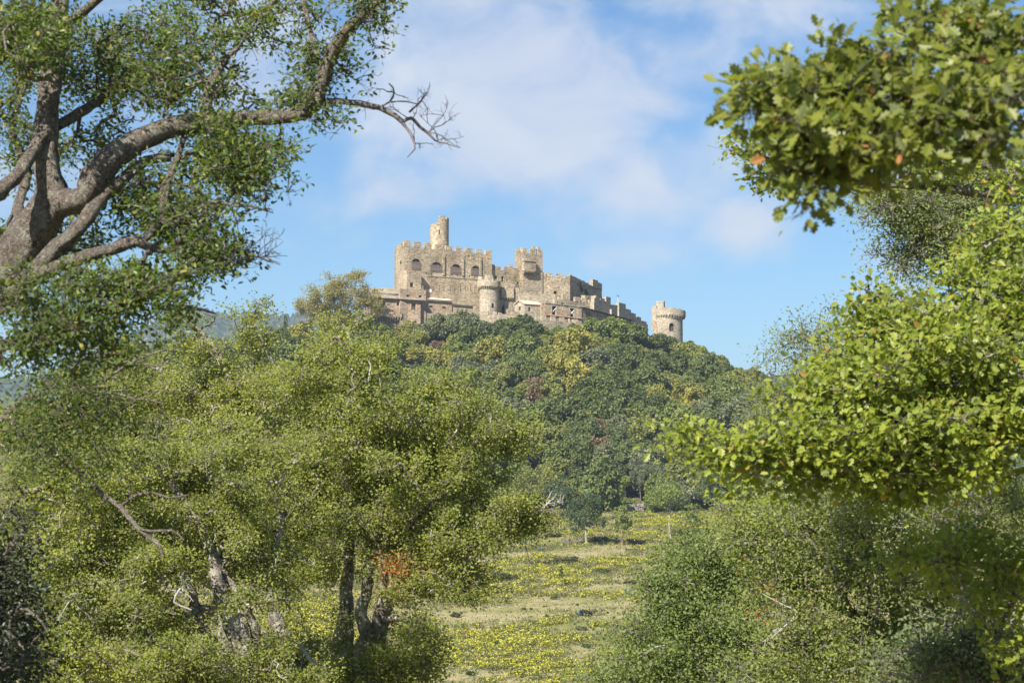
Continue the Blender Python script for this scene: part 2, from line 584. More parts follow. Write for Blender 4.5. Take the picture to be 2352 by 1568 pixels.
def cut(o, acc):
    """cut openings into an object"""
    if acc.n == 0:
        return
    off = root_loc(o)
    t = bpy.data.objects.new('cutter', acc.mesh('cutter', off))
    t.location = tuple(off)
    COL.objects.link(t)
    md = o.modifiers.new('b', 'BOOLEAN')
    md.operation, md.solver, md.object = 'DIFFERENCE', 'EXACT', t
    dg = bpy.context.evaluated_depsgraph_get()
    dg.update()
    new = bpy.data.meshes.new_from_object(o.evaluated_get(dg))
    o.modifiers.clear()
    if len(new.polygons) > 3:
        o.data = new
    bpy.data.objects.remove(t, do_unlink=True)


def merlons(root, wl, spans, f, th, mat, off=0.0, name='merlon'):
    """spans: (x0, x1, ytop, ybottom) in the zoomed view"""
    for x0, x1, y0, y1 in spans:
        t0, t1, z0, z1 = wl.px(x0, x1, y0, y1, f, off)
        a = Acc()
        a.add(*wl.box(t0, t1, z0 - .02, z1 + cr.uniform(-.06, .06), off - th, off, None, z1 + cr.uniform(-.14, .08)))
        part(name, a, mat, root)


def opening(root, wl, cuts, x0, x1, y0, y1, f, kind='dark', arch=False, deep=.8, off=0.0, name='window'):
    t0, t1, z0, z1 = wl.px(x0, x1, y0, y1, f, off)
    mk = wl.arch if arch else wl.box
    cuts.add(*mk(t0, t1, z0, z1, off - deep, off + .3))
    a = Acc()
    i = .015
    if kind == 'shutter':
        # plank shutter closing the lower part of the opening, hung a little open
        zs = z0 + (z1 - z0) * .68
        a.add(*wl.box(t0 + i, t1 - i, z0 + i, z1 - (z1 - z0) * .45, off - deep + .03, off - deep + .05))
        win = part(name, a, M['darkwood'], root)
        n = 4
        b = Acc()
        for k in range(n):
            u0 = t0 - .05 + (t1 - t0 + .1) * k / n
            u1 = t0 - .05 + (t1 - t0 + .1) * (k + 1) / n - .05
            lo = z0 - .05 - .12 * cr.random()
            b.add(*wl.box(u0, u1, lo, zs + cr.uniform(-.08, .1), off + .02, off + .10))
        for zz in (z0 + .25, zs - .3):
            b.add(*wl.box(t0 - .1, t1 + .1, zz, zz + .12, off + .10, off + .15))
        part('shutter', b, M['wood'], win)
        c = Acc()
        c.add(*wl.box((t0 + t1) / 2 - .07, (t0 + t1) / 2 + .07, z0, z1 - .05, off - deep + .05, off - deep + .15))
        part('mullion', c, M['darkwood'], win)
    elif kind == 'bars':
        a.add(*wl.box(t0 + i, t1 - i, z0 + i, z1 - i, off - deep + .03, off - deep + .07))
        win = part(name, a, M['glass'], root)
        b = Acc()
        n = max(3, int((t1 - t0) / .16))
        for k in range(1, n):
            u = t0 + (t1 - t0) * k / n
            b.add(*wl.box(u - .018, u + .018, z0 + i, z1 - i, off - .2, off - .16))
        part('grille', b, M['iron'], win)
    else:
        a.add(*wl.box(t0 + i, t1 - i, z0 + i, (z1 - (z1 - z0) * .3) if arch else z1 - i, off - deep + .03, off - deep + .07))
        win = part(name, a, M['glass'] if kind == 'dark' else M['darkwood'], root)
    return win


def slits(wl, cuts, xs, y0, y1, f, w=6, off=0.0):
    for x in xs:
        t0, t1, z0, z1 = wl.px(x - w / 2, x + w / 2, y0, y1, f, off)
        cuts.add(*wl.box(t0, t1, z0, z1, off - .6, off + .3))


def corbels(root, wl, x0, x1, y0, y1, f, n, off, out, mat):
    t0, t1, z0, z1 = wl.px(x0, x1, y0, y1, f, off + out)
    for k in range(n):
        u = t0 + (t1 - t0) * (k + .5) / n
        wd = (t1 - t0) / n * .26
        a = Acc()
        h = z1 - z0
        a.add(*wl.box(u - wd, u + wd, z0 + h * .5, z1, off, off + out))
        a.add(*wl.box(u - wd, u + wd, z0, z0 + h * .5 - .01, off, off + out * .55))
        part('corbel', a, mat, root)


def shell(cx, cy, ro, ri, zb, ztop, n=40, floor=None):
    """round tower wall, open at the top; ztop(angle) gives the rim"""
    V, F = [], []
    for k in range(n):
        a = 2 * math.pi * k / n
        ca, sa = math.cos(a), math.sin(a)
        zt = ztop(a)
        fl = (floor if floor is not None else zt - 1.2)
        V += [(cx + ro * ca, cy + ro * sa, zb), (cx + ro * ca, cy + ro * sa, zt), (cx + ri * ca, cy + ri * sa, zt), (cx + ri * ca, cy + ri * sa, min(fl, zt - .1))]
    for k in range(n):
        b, c = 4 * k, 4 * ((k + 1) % n)
        F += [(b, c, c + 1, b + 1), (b + 1, c + 1, c + 2, b + 2), (b + 2, c + 2, c + 3, b + 3)]
    F.append(tuple(4 * k + 3 for k in range(n)))
    F.append(tuple(4 * k for k in range(n))[::-1])
    return V, F


def base_at(p):
    return (p[0], p[1], float(H(p[0], p[1])))


ZB = 35.0
# ---- the palace with the great arched windows
PW = Wall(c1(545, 0)[0], 490, c1(1583, 0)[0], 500.7)
lf = P(c1(432, 0)[0], 800, 502)[:2]
back = PW.nn * -11.0
z_l = PW.sz(c1(550, 515))[1]
z_r = PW.sz(c1(1580, 612))[1]
z_lb = P(*c1(432, 590), 502)[2]
t = thing('palace', 'tall sandstone palace block with four shuttered arched windows and a crenellated top', 'castle building', base_at(PW.a))
a = Acc()
fp = [PW.a, PW.b, PW.b + back, lf]
a.add(*prism(fp, ZB, [z_l, z_r, z_r, z_lb]))
body = part('wall', a, M['stone'], t)
cuts = Acc()
for x, ww, y0, y1 in ((690, 105, 657, 785), (930, 140, 697, 812), (1160, 130, 722, 835), (1390, 105, 740, 855)):
    opening(t, PW, cuts, x - ww / 2, x + ww / 2, y0, y1, c1, 'shutter', True, 1.0)
slits(PW, cuts, (795, 893, 965, 1018, 1092, 1150, 1213, 1273, 1335, 1385), 975, 1040, c1, 9)
for x, y in ((800, 590), (1312, 628), (1270, 645), (1470, 652), (1540, 660), (1370, 660), (608, 567), (815, 830), (870, 840), (1010, 845), (1115, 845), (1180, 850), (1320, 862), (1380, 880), (935, 885), (1045, 618), (590, 700)):
    t0, t1, z0, z1 = PW.px(x - 7, x + 7, y - 9, y + 9, c1)
    cuts.add(*PW.box(t0, t1, z0, z1, -.5, .3))
LW = Wall(c1(432, 0)[0], 502, c1(545, 0)[0], 490)
opening(t, LW, cuts, 500, 520, 680, 795, c1, 'wood', True, .7)
cut(body, cuts)
merlons(t, PW, [(550, 627, 445, 515), (667, 750, 460, 524), (790, 873, 475, 540), (920, 1003, 488, 552), (1040, 1117, 505, 570), (1155, 1238, 520, 580), (1272, 1355, 535, 595), (1397, 1467, 550, 606), (1508, 1583, 564, 612)], c1, .7, M['stone'])
for k in range(5):
    t0 = LW.L * (.02 + k * .2)
    z = z_lb + (z_l - z_lb) * (t0 / LW.L)
    a = Acc()
    a.add(*LW.box(t0, t0 + LW.L * .11, z - .05, z + 1.45, -.6, 0, z + .1))
    part('merlon', a, M['stone'], t)
for x0, x1, y0, y1 in ((1031, 1052, 615, 850), (1256, 1272, 645, 855), (1462, 1476, 650, 855)):
    t0, t1, z0, z1 = PW.px(x0 - 22, x0, y0, y1, c1, .35)
    a = Acc()
    a.add(*PW.box(t0, t1, z0, z1, -.1, .32))
    part('buttress', a, M['stone'], t)
t0, t1, z0, z1 = PW.px(560, 1580, 862, 874, c1, .1)
a = Acc()
a.add(*PW.box(t0 + 6, t1, PW.sz(c1(830, 860))[1] - .1, PW.sz(c1(830, 860))[1] + .08, -.1, .12, PW.sz(c1(1500, 905))[1] - .1, PW.sz(c1(1500, 905))[1] + .08))
part('string_course', a, M['stone_pale'], t)
# projecting bay at the corner, its lower block and small windows
cuts = Acc()
t0, t1, z0, z1 = PW.px(583, 753, 800, 1030, c1, 1.9)
a = Acc()
a.add(*PW.box(t0, t1, ZB, z1, -.3, 1.9))
bay = part('bay', a, M['stone'], t)
opening(bay, PW, cuts, 621, 657, 940, 992, c1, 'bars', False, .5, 1.9)
cut(bay, cuts)
t0, t1, z0, z1 = PW.px(753, 778, 975, 1030, c1, 1.8)
a = Acc()
a.add(*PW.box(t0 + .02, t1, ZB, z1, -.3, 1.7))
part('buttress', a, M['stone'], t)
cuts = Acc()
t0, t1, z0, z1 = PW.px(503, 808, 1018, 1120, c1, 2.9)
a = Acc()
a.add(*PW.box(t0, t1, ZB, z1, 1.95, 2.9))
blk = part('annex', a, M['stone_red'], t)
opening(blk, PW, cuts, 577, 612, 1080, 1108, c1, 'dark', False, .4, 2.9)
opening(blk, PW, cuts, 722, 757, 1088, 1113, c1, 'dark', False, .4, 2.9)
cut(blk, cuts)
for x in (836, 856):
    t0, t1, z0, z1 = PW.px(x, x + 15, 1018, 1052, c1)
    a = Acc()
    a.add(*PW.box(t0, t1, z0, z1, 0.01, .08))
    part('notice_panel', a, M['white'], t)

# ---- slender round keep behind it
kc = P(*c1(965, 300), 505.5)
kr = 112 * .1953 / FPX * 505.5
zc = lambda y: P(*c1(965, y), 503)[2]


def keep_rim(a):
    # ragged top: low on the left, rising to the front, the rest standing higher
    u = math.cos(a)
    f = -math.sin(a)
    z = zc(262) + (zc(215) - zc(262)) * min(1, (u + 1) / 1.1)
    if u > -.02 and u < .66 and f > 0:
        z = zc(152)
    elif u >= .82 and f > -.5:
        z = zc(168)
    elif f <= 0 and u > .2:
        z = zc(205)
    elif u >= .66:
        z = zc(222)
    return z + random.Random(round(a * 50)).uniform(-.15, .15)


t = thing('keep_tower', 'slender round keep with a broken top rising behind the crenellated palace', 'tower', base_at(kc))
a = Acc()
a.add(*shell(kc[0], kc[1], kr, kr - .55, ZB, keep_rim, 56, zc(290)))
sh = part('wall', a, M['stone'], t)
KW = Wall(c1(852, 0)[0], 505.5 - kr, c1(1078, 0)[0], 505.5 - kr)
cuts = Acc()
slits(KW, cuts, (964,), 316, 372, c1, 13, -.05)
slits(KW, cuts, (949,), 256, 275, c1, 16, -.05)
cut(sh, cuts)
a = Acc()
for (zz, rr) in ((zc(1000), .0),):
    pass

# ---- curtain between palace and square tower
CW = Wall(c1(1584, 0)[0], 501.5, c1(1900, 0)[0], 505.5)
t = thing('curtain_wall', 'short ruined curtain wall linking the palace to the square tower', 'wall', base_at(CW.a))
a = Acc()
z0 = CW.sz(c1(1590, 795))[1]
z1 = CW.sz(c1(1895, 800))[1]
a.add(*CW.box(.02, CW.L + .3, ZB, z0, -1.2, 0, ZB, z1))
cw = part('wall', a, M['stone'], t)
cuts = Acc()
opening(t, CW, cuts, 1619, 1646, 858, 897, c1, 'dark', False, .7)
opening(t, CW, cuts, 1695, 1722, 866, 927, c1, 'dark', False, .9)
opening(t, CW, cuts, 1881, 1900, 928, 960, c1, 'dark', False, .6)
for x, y in ((1760, 912), (1800, 1000), (1740, 830), (1850, 990)):
    t0, t1, zz0, zz1 = CW.px(x - 7, x + 7, y - 9, y + 9, c1)
    cuts.add(*CW.box(t0, t1, zz0, zz1, -.5, .3))
cut(cw, cuts)
merlons(t, CW, [(1622, 1685, 745, 797), (1725, 1788, 755, 797), (1790, 1826, 727, 797), (1828, 1893, 768, 800)], c1, .7, M['stone'])
merlons(t, CW, [(1588, 1618, 727, 797)], c1, 2.4, M['stone_grey'], -.3)

# ---- square tower with box machicolation
TW = Wall(c2(190, 0)[0], 503.5, c2(431, 0)[0], 506.5)
tl = P(c2(97, 0)[0], 800, 509.0)[:2]
zf0, zf1 = TW.sz(c2(200, 280))[1], TW.sz(c2(425, 302))[1]
ztl = P(*c2(97, 300), 509)[2]
t = thing('square_tower', 'square tower with battered battlements and a box machicolation on its face', 'tower', base_at(TW.a))
a = Acc()
a.add(*prism([TW.a, TW.b, TW.b - TW.nn * 6.5, tl], ZB, [zf0, zf1, zf1, ztl]))
body = part('wall', a, M['stone'], t)
cuts = Acc()
slits(TW, cuts, (234, 376, 410), 312, 340, c2, 9)
TL = Wall(c2(97, 0)[0], 509, c2(190, 0)[0], 503.5)
opening(t, TL, cuts, 152, 166, 435, 490, c2, 'dark', True, .5)
slits(TL, cuts, (130, 165), 300, 325, c2, 6)
cut(body, cuts)
merlons(t, TW, [(190, 243, 224, 281), (283, 340, 232, 290), (372, 431, 247, 302)], c2, .6, M['stone'])
for k in range(3):
    t0 = TL.L * (.02 + k * .31)
    z = ztl + (zf0 - ztl) * (t0 / TL.L)
    a = Acc()
    a.add(*TL.box(t0, t0 + TL.L * .2, z - .05, z + 1.3, -.5, 0))
    part('merlon', a, M['stone'], t)
for x0, x1, y0, y1 in ((312, 338, 202, 300), (371, 399, 207, 300)):
    t0, t1, z0, z1 = TW.px(x0, x1, y0, y1, c2, -.8)
    a = Acc()
    a.add(*TW.box(t0, t1, z0, z1, -1.5, -.8))
    part('pillar', a, M['stone_pale'], t)
t0, t1, z0, z1 = TW.px(338, 371, 238, 246, c2, -1.1)
a = Acc()
a.add(*TW.box(t0 - .05, t1 + .05, z0, z0 + .1, -1.2, -1.1))
a.add(*TW.box((t0 + t1) / 2 - .05, (t0 + t1) / 2 + .05, z0 - 1.2, z0 + .3, -1.19, -1.11))
part('bell_frame', a, M['iron'], t)
t0, t1, z0, z1 = TW.px(208, 350, 382, 497, c2, 1.0)
a = Acc()
a.add(*TW.box(t0, t1, z0, z1, -.1, 1.0))
bx = part('machicolation', a, M['stone'], t)
a = Acc()
a.add(*TW.box(t0 - .15, t1 + .15, z1 + .02, z1 + .30, -.05, 1.2, z1 - .02, z1 + .18))
part('roof_slab', a, M['stone_pale'], bx)
corbels(bx, TW, 208, 340, 497, 530, c2, 6, 0.0, .95, M['stone_grey'])

# ---- upper curtain right of the square tower, corner, and its shaded flank
UW = Wall(c2(431, 0)[0], 506.8, c2(757, 0)[0], 508.5)
UF = Wall(c2(757, 0)[0], 508.5, c2(1137, 0)[0], 536)
t = thing('upper_curtain_wall', 'high crenellated curtain wall turning a corner into its long shaded flank', 'wall', base_at(UW.a))
a = Acc()
za, zb_ = UW.sz(c2(440, 555))[1], UW.sz(c2(750, 588))[1]
a.add(*UW.box(.03, UW.L, ZB, za, -1.3, 0, ZB, zb_))
uw = part('wall', a, M['stone'], t)
cuts = Acc()
opening(t, UW, cuts, 560, 598, 735, 806, c2, 'wood', False, .8)
for x, y in ((655, 605), (505, 600), (480, 700), (620, 690), (690, 650), (540, 640)):
    t0, t1, zz0, zz1 = UW.px(x - 6, x + 6, y - 8, y + 8, c2)
    cuts.add(*UW.box(t0, t1, zz0, zz1, -.5, .3))
cut(uw, cuts)
zc0, zc1 = UF.sz(c2(760, 612))[1], UF.sz(c2(1130, 715))[1]
a = Acc()
a.add(*UF.box(.02, UF.L, ZB, zc0, -1.3, 0, ZB, zc1))
uf = part('flank_wall', a, M['stone_grey'], t)
merlons(t, UW, [(434, 470, 512, 560), (478, 552, 518, 562), (595, 680, 530, 575), (710, 757, 540, 588)], c2, .7, M['stone'])
merlons(t, UF, [(757, 783, 543, 620), (787, 838, 562, 622), (842, 885, 587, 640), (890, 933, 612, 660), (937, 980, 638, 680), (984, 1026, 662, 695), (1092, 1137, 640, 720)], c2, .9, M['stone'])
merlons(t, UF, [(1028, 1090, 603, 720)], c2, .9, M['stone'])
a = Acc()
q = UF.pt(UF.L * .27, 0, .1)
vr = random.Random(4)
for cx0, cy0, ln in ((872, 640, 95), (942, 725, 60)):
    for k in range(150):
        yy = cy0 + ln * vr.random()
        tt, zz = UF.sz(c2(cx0 + vr.gauss(0, 9) + (yy - cy0) * .12, yy))
        p0 = np.array(UF.pt(tt, zz, .06 + .2 * vr.random()))
        d1, d2 = np.array([vr.gauss(0, .22) for _ in range(3)]), np.array([vr.gauss(0, .22) for _ in range(3)])
        a.add([p0, p0 + d1, p0 + d1 + d2, p0 + d2], [(0, 1, 2, 3)])
IVY = (t, a)

# ---- terraced lower curtain in front of it
CL = Wall(c2(-25, 0)[0], 500.0, c2(560, 0)[0], 502.5)
t = thing('lower_curtain_wall', 'lower terrace wall with worn merlons below the square tower', 'wall', base_at(CL.a))
a = Acc()
z0, z1 = CL.sz(c2(60, 715))[1], CL.sz(c2(555, 785))[1]
a.add(*CL.box(0, CL.L, ZB, z0, -1.0, 0, ZB, z1))
part('wall', a, M['stone_grey'], t)
merlons(t, CL, [(-20, 20, 640, 716), (55, 95, 650, 720), (160, 208, 682, 735), (275, 322, 738, 756), (370, 420, 746, 768), (470, 522, 760, 780)], c2, .6, M['stone_grey'])
CR = Wall(c2(560, 0)[0], 500.5, c2(1045, 0)[0], 507)
t = thing('terrace_wall', 'uneven terrace wall with stubby merlons and two white chimneys', 'wall', base_at(CR.a))
a = Acc()
z0, z1 = CR.sz(c2(565, 820))[1], CR.sz(c2(1040, 895))[1]
a.add(*CR.box(0, CR.L, ZB, z0, -1.0, 0, ZB, z1))
part('wall', a, M['stone_grey'], t)
merlons(t, CR, [(580, 612, 772, 830), (668, 735, 772, 840), (815, 880, 802, 870), (900, 950, 822, 880), (985, 1040, 836, 895)], c2, .8, M['stone'])
for x0, x1, y0 in ((570, 604, 826), (618, 644, 800)):
    t0, t1, z0, z1 = CR.px(x0, x1, y0, 885, c2, 1.2)
    a = Acc()
    a.add(*CR.box(t0, t1, z0 - 1, z1, .6, 1.3))
    part('chimney', a, M['stone_pale'], t)
BH = Wall(c2(938, 0)[0], 512, c2(1032, 0)[0], 514)
t = thing('tower_stub', 'low square stub with a single window beside the shaded flank wall', 'tower', base_at(BH.a))
a = Acc()
z1 = BH.sz(c2(985, 787))[1]
a.add(*BH.box(0, BH.L, ZB, z1, -3, 0))
b_ = part('wall', a, M['stone'], t)
cuts = Acc()
opening(t, BH, cuts, 974, 987, 803, 828, c2, 'dark', False, .4)
cut(b_, cuts)

# ---- stepped wall running down to the far tower
SW = Wall(c2(1043, 0)[0], 505.5, c2(1345, 0)[0], 516)
t = thing('stepped_wall', 'pale crenellated wall stepping down the ridge toward the lone round tower', 'wall', base_at(SW.a))
a = Acc()
a.add(*SW.box(0, SW.L, ZB, SW.sz(c2(1060, 880))[1], -1.2, 0, ZB, SW.sz(c2(1340, 905))[1]))
part('wall', a, M['stone_pale'], t)
merlons(t, SW, [(1045, 1112, 822, 885), (1120, 1170, 826, 890), (1185, 1240, 806, 895)], c2, 1.0, M['stone_pale'])
merlons(t, SW, [(1065, 1138, 792, 880)], c2, 1.5, M['stone'], -1.6)
merlons(t, SW, [(1250, 1283, 950, 1030)], c2, .6, M['stone_pale'], .5)
SD = Wall(c2(1340, 0)[0], 515, c2(1680, 0)[0], 531)
steps = [(1340, 1420, 878, 1050), (1436, 1482, 952, 1085), (1494, 1541, 998, 1125), (1556, 1602, 1040, 1150), (1617, 1668, 1093, 1170)]
for x0, x1, y0, y1 in steps:
    t0, t1, z0, z1 = SD.px(x0, x1, y0, y1, c2)
    a = Acc()
    a.add(*SD.box(t0, t1, z0 + .02, z1, -.9, 0, None, z1 - .1))
    part('merlon', a, M['stone_pale'], t)
    a = Acc()
    t2 = SD.px(x0 - 2, x1 + 14, y0, y1, c2)
    z0 = z1 - .42 * (z1 - z0)
    a.add(*SD.box(t2[0], t2[1], ZB - 4, z0, -1.1, .05))
    part('wall_step', a, M['stone_pale'], t)
q = SD.pt(.5, SD.sz(c2(1350, 880))[1], -.5)
tv = thing('weathervane', 'small dark weathervane on a mast above the stepped wall', 'weathervane', q)
a = Acc()
tube_into(a, [q, (q[0], q[1], q[2] + 1.6)], [.04, .03], 5)
part('mast', a, M['white'], tv)
a = Acc()
zz = q[2] + 1.6
a.add([(q[0] - .5, q[1], zz + .9), (q[0] - .25, q[1] + .02, zz + .35), (q[0] + .1, q[1], zz), (q[0] + .35, q[1], zz + .15), (q[0] + .3, q[1] - .04, zz + .4), (q[0] - .05, q[1], zz + .25),
       (q[0] - .5, q[1] + .06, zz + .9), (q[0] - .25, q[1] + .08, zz + .35), (q[0] + .1, q[1] + .06, zz), (q[0] + .35, q[1] + .06, zz + .15), (q[0] + .3, q[1] + .02, zz + .4), (q[0] - .05, q[1] + .06, zz + .25)],
      [(0, 1, 2, 5), (5, 2, 3, 4), (11, 8, 7, 6), (10, 9, 8, 11), (0, 5, 11, 6), (5, 4, 10, 11), (1, 0, 6, 7), (2, 1, 7, 8), (3, 2, 8, 9), (4, 3, 9, 10)])
part('vane', a, M['iron'], tv)

# ---- round bastion beside the gate
bc = P(*c1(1549, 1000), 498.0)
br = 114 * .1953 / FPX * 498
zt = lambda y: P(*c1(1549, y), 498 - br)[2]
t = thing('gate_bastion', 'squat round bastion on a ring of corbels beside the arched gate', 'tower', base_at(bc))
a = Acc()
a.add(*shell(bc[0], bc[1], br, br - .8, ZB, lambda a: zt(990), 48, zt(1010)))
sh = part('shaft', a, M['stone_pale'], t)
BW = Wall(c1(1435, 0)[0], 498 - br, c1(1663, 0)[0], 498 - br)
cuts = Acc()
opening(t, BW, cuts, 1579, 1604, 1182, 1236, c1, 'dark', True, 1.1, -.25)
cut(sh, cuts)
rr = 139 * .1953 / FPX * 498


def bast_rim(a):
    u = math.cos(a)
    z = zt(905)
    if u < -.55 and u > -.97:
        z = zt(862)
    elif u > -.42 and u < .35 and math.sin(a) < 0:
        z = zt(852) + .25 * random.Random(int(a * 40)).uniform(-1, 1)
    elif u >= .35:
        z = zt(915)
    return z + random.Random(int(a * 30)).uniform(-.1, .1)


a = Acc()
a.add(*shell(bc[0], bc[1], rr, rr - .6, zt(978), bast_rim, 56, zt(985) + .4))
par = part('parapet', a, M['stone_pale'], t)
for k in range(30):
    an = 2 * math.pi * (k + .5) / 30
    ca, sa = math.cos(an), math.sin(an)
    px_, py_ = -sa, ca
    wd = .16
    V = []
    for r0, r1, z0, z1 in ((br - .1, rr - .02, zt(992), zt(979)), (br - .1, br + (rr - br) * .55, zt(1005), zt(993))):
        for z in (z0, z1):
            for (r_, s_) in ((r0, -1), (r1, -1), (r1, 1), (r0, 1)):
                V.append((bc[0] + r_ * ca + s_ * wd * px_, bc[1] + r_ * sa + s_ * wd * py_, z))
    a = Acc()
    a.add(V[:8], BOXF)
    a.add(V[8:], BOXF)
    part('corbel', a, M['stone'], par)

# ---- gatehouse
GW = Wall(c1(1640, 0)[0], 499.8, c1(1905, 0)[0], 501.0)
t = thing('gatehouse', 'gatehouse wall with dark arched doorway under a small box machicolation', 'gatehouse', base_at(GW.a))
a = Acc()
a.add(*GW.box(0, GW.L, ZB, GW.sz(c1(1700, 985))[1], -1.4, 0, ZB, GW.sz(c1(1880, 1000))[1]))
gw = part('wall', a, M['stone'], t)
cuts = Acc()
opening(t, GW, cuts, 1699, 1771, 1197, 1300, c1, 'wood', True, 1.1, 0.0, 'door')
cut(gw, cuts)
t0, t1, z0, z1 = GW.px(1697, 1840, 992, 1112, c1, .9)
a = Acc()
a.add(*GW.box(t0, t1, z0, z1, -.1, .9))
bx = part('machicolation', a, M['stone'], t)
corbels(bx, GW, 1697, 1840, 1112, 1145, c1, 7, 0.0, .85, M['stone_grey'])
merlons(t, GW, [(1730, 1780, 945, 1000), (1828, 1850, 962, 1000)], c1, .6, M['stone'])


# ---- houses of the lower ward
def roof(root, wl, t0, t1, ze, zr, o_e, o_r, mat, th=.14, name='roof', over=.25, ze1=None, zr1=None):
    """a sloping slab from the eave (offset o_e, height ze) up to the ridge (offset o_r, height zr)"""
    ze1 = ze if ze1 is None else ze1
    zr1 = zr if zr1 is None else zr1
    V = [wl.pt(t0 - over, ze, o_e), wl.pt(t1 + over, ze1, o_e), wl.pt(t1 + over, zr1, o_r), wl.pt(t0 - over, zr, o_r)]
    V += [(x, y, z + th) for x, y, z in V]
    a = Acc()
    # ragged rows of slabs along the slope
    n = max(4, int((t1 - t0) / .55))
    m_ = 5
    rs = random.Random(int(t1 * 100))
    for i in range(m_):
        for j in range(n):
            f0, f1 = i / m_, (i + 1) / m_ + .06
            u0 = t0 - over + (t1 - t0 + 2 * over) * j / n
            u1 = t0 - over + (t1 - t0 + 2 * over) * (j + 1) / n - .02
            q = []
            jt = rs.uniform(-.03, .05)
            for (u, f) in ((u0, f0), (u1, f0), (u1, f1), (u0, f1)):
                k = (u - t0) / max(.1, t1 - t0)
                z = (ze + (ze1 - ze) * k) * (1 - f) + (zr + (zr1 - zr) * k) * f
                e = rs.uniform(-.06, .06) if f == 0 else 0
                q.append(wl.pt(u, z + th * .5 + jt + (.05 if f == f0 else 0), o_e + (o_r - o_e) * f + e))
            q += [(x, y, z + .07) for x, y, z in q]
            a.add(q, BOXF)
    a.add(V, BOXF)
    return part(name, a, mat, root)


# long slab-roofed house at the left end
HL = Wall(c1(180, 0)[0], 485.5, c1(742, 0)[0], 488.0)
HE = Wall(c1(742, 0)[0], 488.0, c1(800, 0)[0], 490.6)
t = thing('long_house', 'long stone house with barred brick-framed windows under a slab roof, left end of castle', 'house', base_at(HL.a))
ze0, ze1 = HL.sz(c1(190, 1112))[1], HL.sz(c1(742, 1150))[1]
a = Acc()
bk = HL.nn * -5.0
a.add(*prism([HL.a, HL.b, HE.b, HE.b + bk * .6, HL.a + bk], ZB - 3, [ze0, ze1, ze1 - .1, ze1, ze0]))
hw = part('wall', a, M['stone_red'], t)
cuts = Acc()
opening(t, HL, cuts, 277, 330, 1162, 1201, c1, 'bars', False, .5)
opening(t, HL, cuts, 464, 516, 1172, 1208, c1, 'bars', False, .5)
opening(t, HL, cuts, 498, 516, 1209.5, 1252, c1, 'dark', False, .5)
opening(t, HL, cuts, 636, 684, 1182, 1260, c1, 'bars', False, .5)
cut(hw, cuts)
for x0, x1, y0, y1 in ((277, 330, 1162, 1201), (464, 516, 1172, 1252), (636, 684, 1182, 1260)):
    t0, t1, z0, z1 = HL.px(x0, x1, y0, y1, c1)
    a = Acc()
    a.add(*HL.box(t0 - .45, t0 - .02, z0, z1 + .02, -.05, .03))
    a.add(*HL.box(t1 + .02, t1 + .45, z0, z1 + .02, -.05, .03))
    a.add(*HL.box(t0 - .45, t1 + .45, z1 + .04, z1 + .55, -.05, .03))
    part('window_surround', a, M['brick'], t)
t0, t1, z0, z1 = HL.px(195, 735, 1125, 1140, c1)
a = Acc()
a.add(*HL.box(.5, HL.L - .2, ze0 - .75, ze0 - .5, -.05, .05, ze1 - .75, ze1 - .5))
part('brick_course', a, M['brick'], t)
roof(t, HL, 0, HL.L + .8, ze0 - .1, HL.sz(c1(190, 1075), -2.6)[1] + .0, .75, -2.6, M['slab_roof'], ze1=ze1 - .1, zr1=HL.sz(c1(742, 1120), -2.6)[1])
for k in range(16):
    u = HL.L * (k + .4) / 16
    z = ze0 + (ze1 - ze0) * u / HL.L
    a = Acc()
    a.add(*HL.box(u - .06, u + .06, z - .3, z - .12, .03, .65))
    part('rafter', a, M['darkwood'], t)
for k in range(9):
    x0 = 262 + k * 30
    t0, t1, z0, z1 = HL.px(x0, x0 + 13, 1345, 1393, c1, .75)
    a = Acc()
    a.add(*HL.box(t0, t1, z0 + (z1 - z0) * .5, z1, 0, .7))
    a.add(*HL.box(t0, t1, z0, z0 + (z1 - z0) * .48, 0, .4))
    part('corbel', a, M['stone_grey'], t)
t0, t1, z0, z1 = HL.px(258, 525, 1290, 1343, c1, .75)
a = Acc()
a.add(*HL.box(t0, t1, z0, z1, 0.02, .75))
part('parapet', a, M['stone_red'], t)
# upper house behind, its slab roof
HU = Wall(c1(138, 0)[0], 489.5, c1(520, 0)[0], 492.5)
t = thing('upper_house', 'stone house with a wide pale slab roof, tucked against the palace corner', 'house', base_at(HU.a))
ze0, ze1 = HU.sz(c1(140, 1068))[1], HU.sz(c1(480, 1076))[1]
a = Acc()
a.add(*prism([HU.a, HU.b, HU.b + HU.nn * -5, HU.a + HU.nn * -5], ZB - 2, [ze0, ze1, ze1, ze0]))
hu = part('wall', a, M['stone_pale'], t)
cuts = Acc()
opening(t, HU, cuts, 474, 500, 1048, 1100, c1, 'dark', False, .6)
cut(hu, cuts)
roof(t, HU, 0, HU.L - .8, ze0, HU.sz(c1(140, 1010), -4.4)[1], .45, -4.4, M['slab_roof'], ze1=ze1, zr1=HU.sz(c1(500, 1016), -4.4)[1])

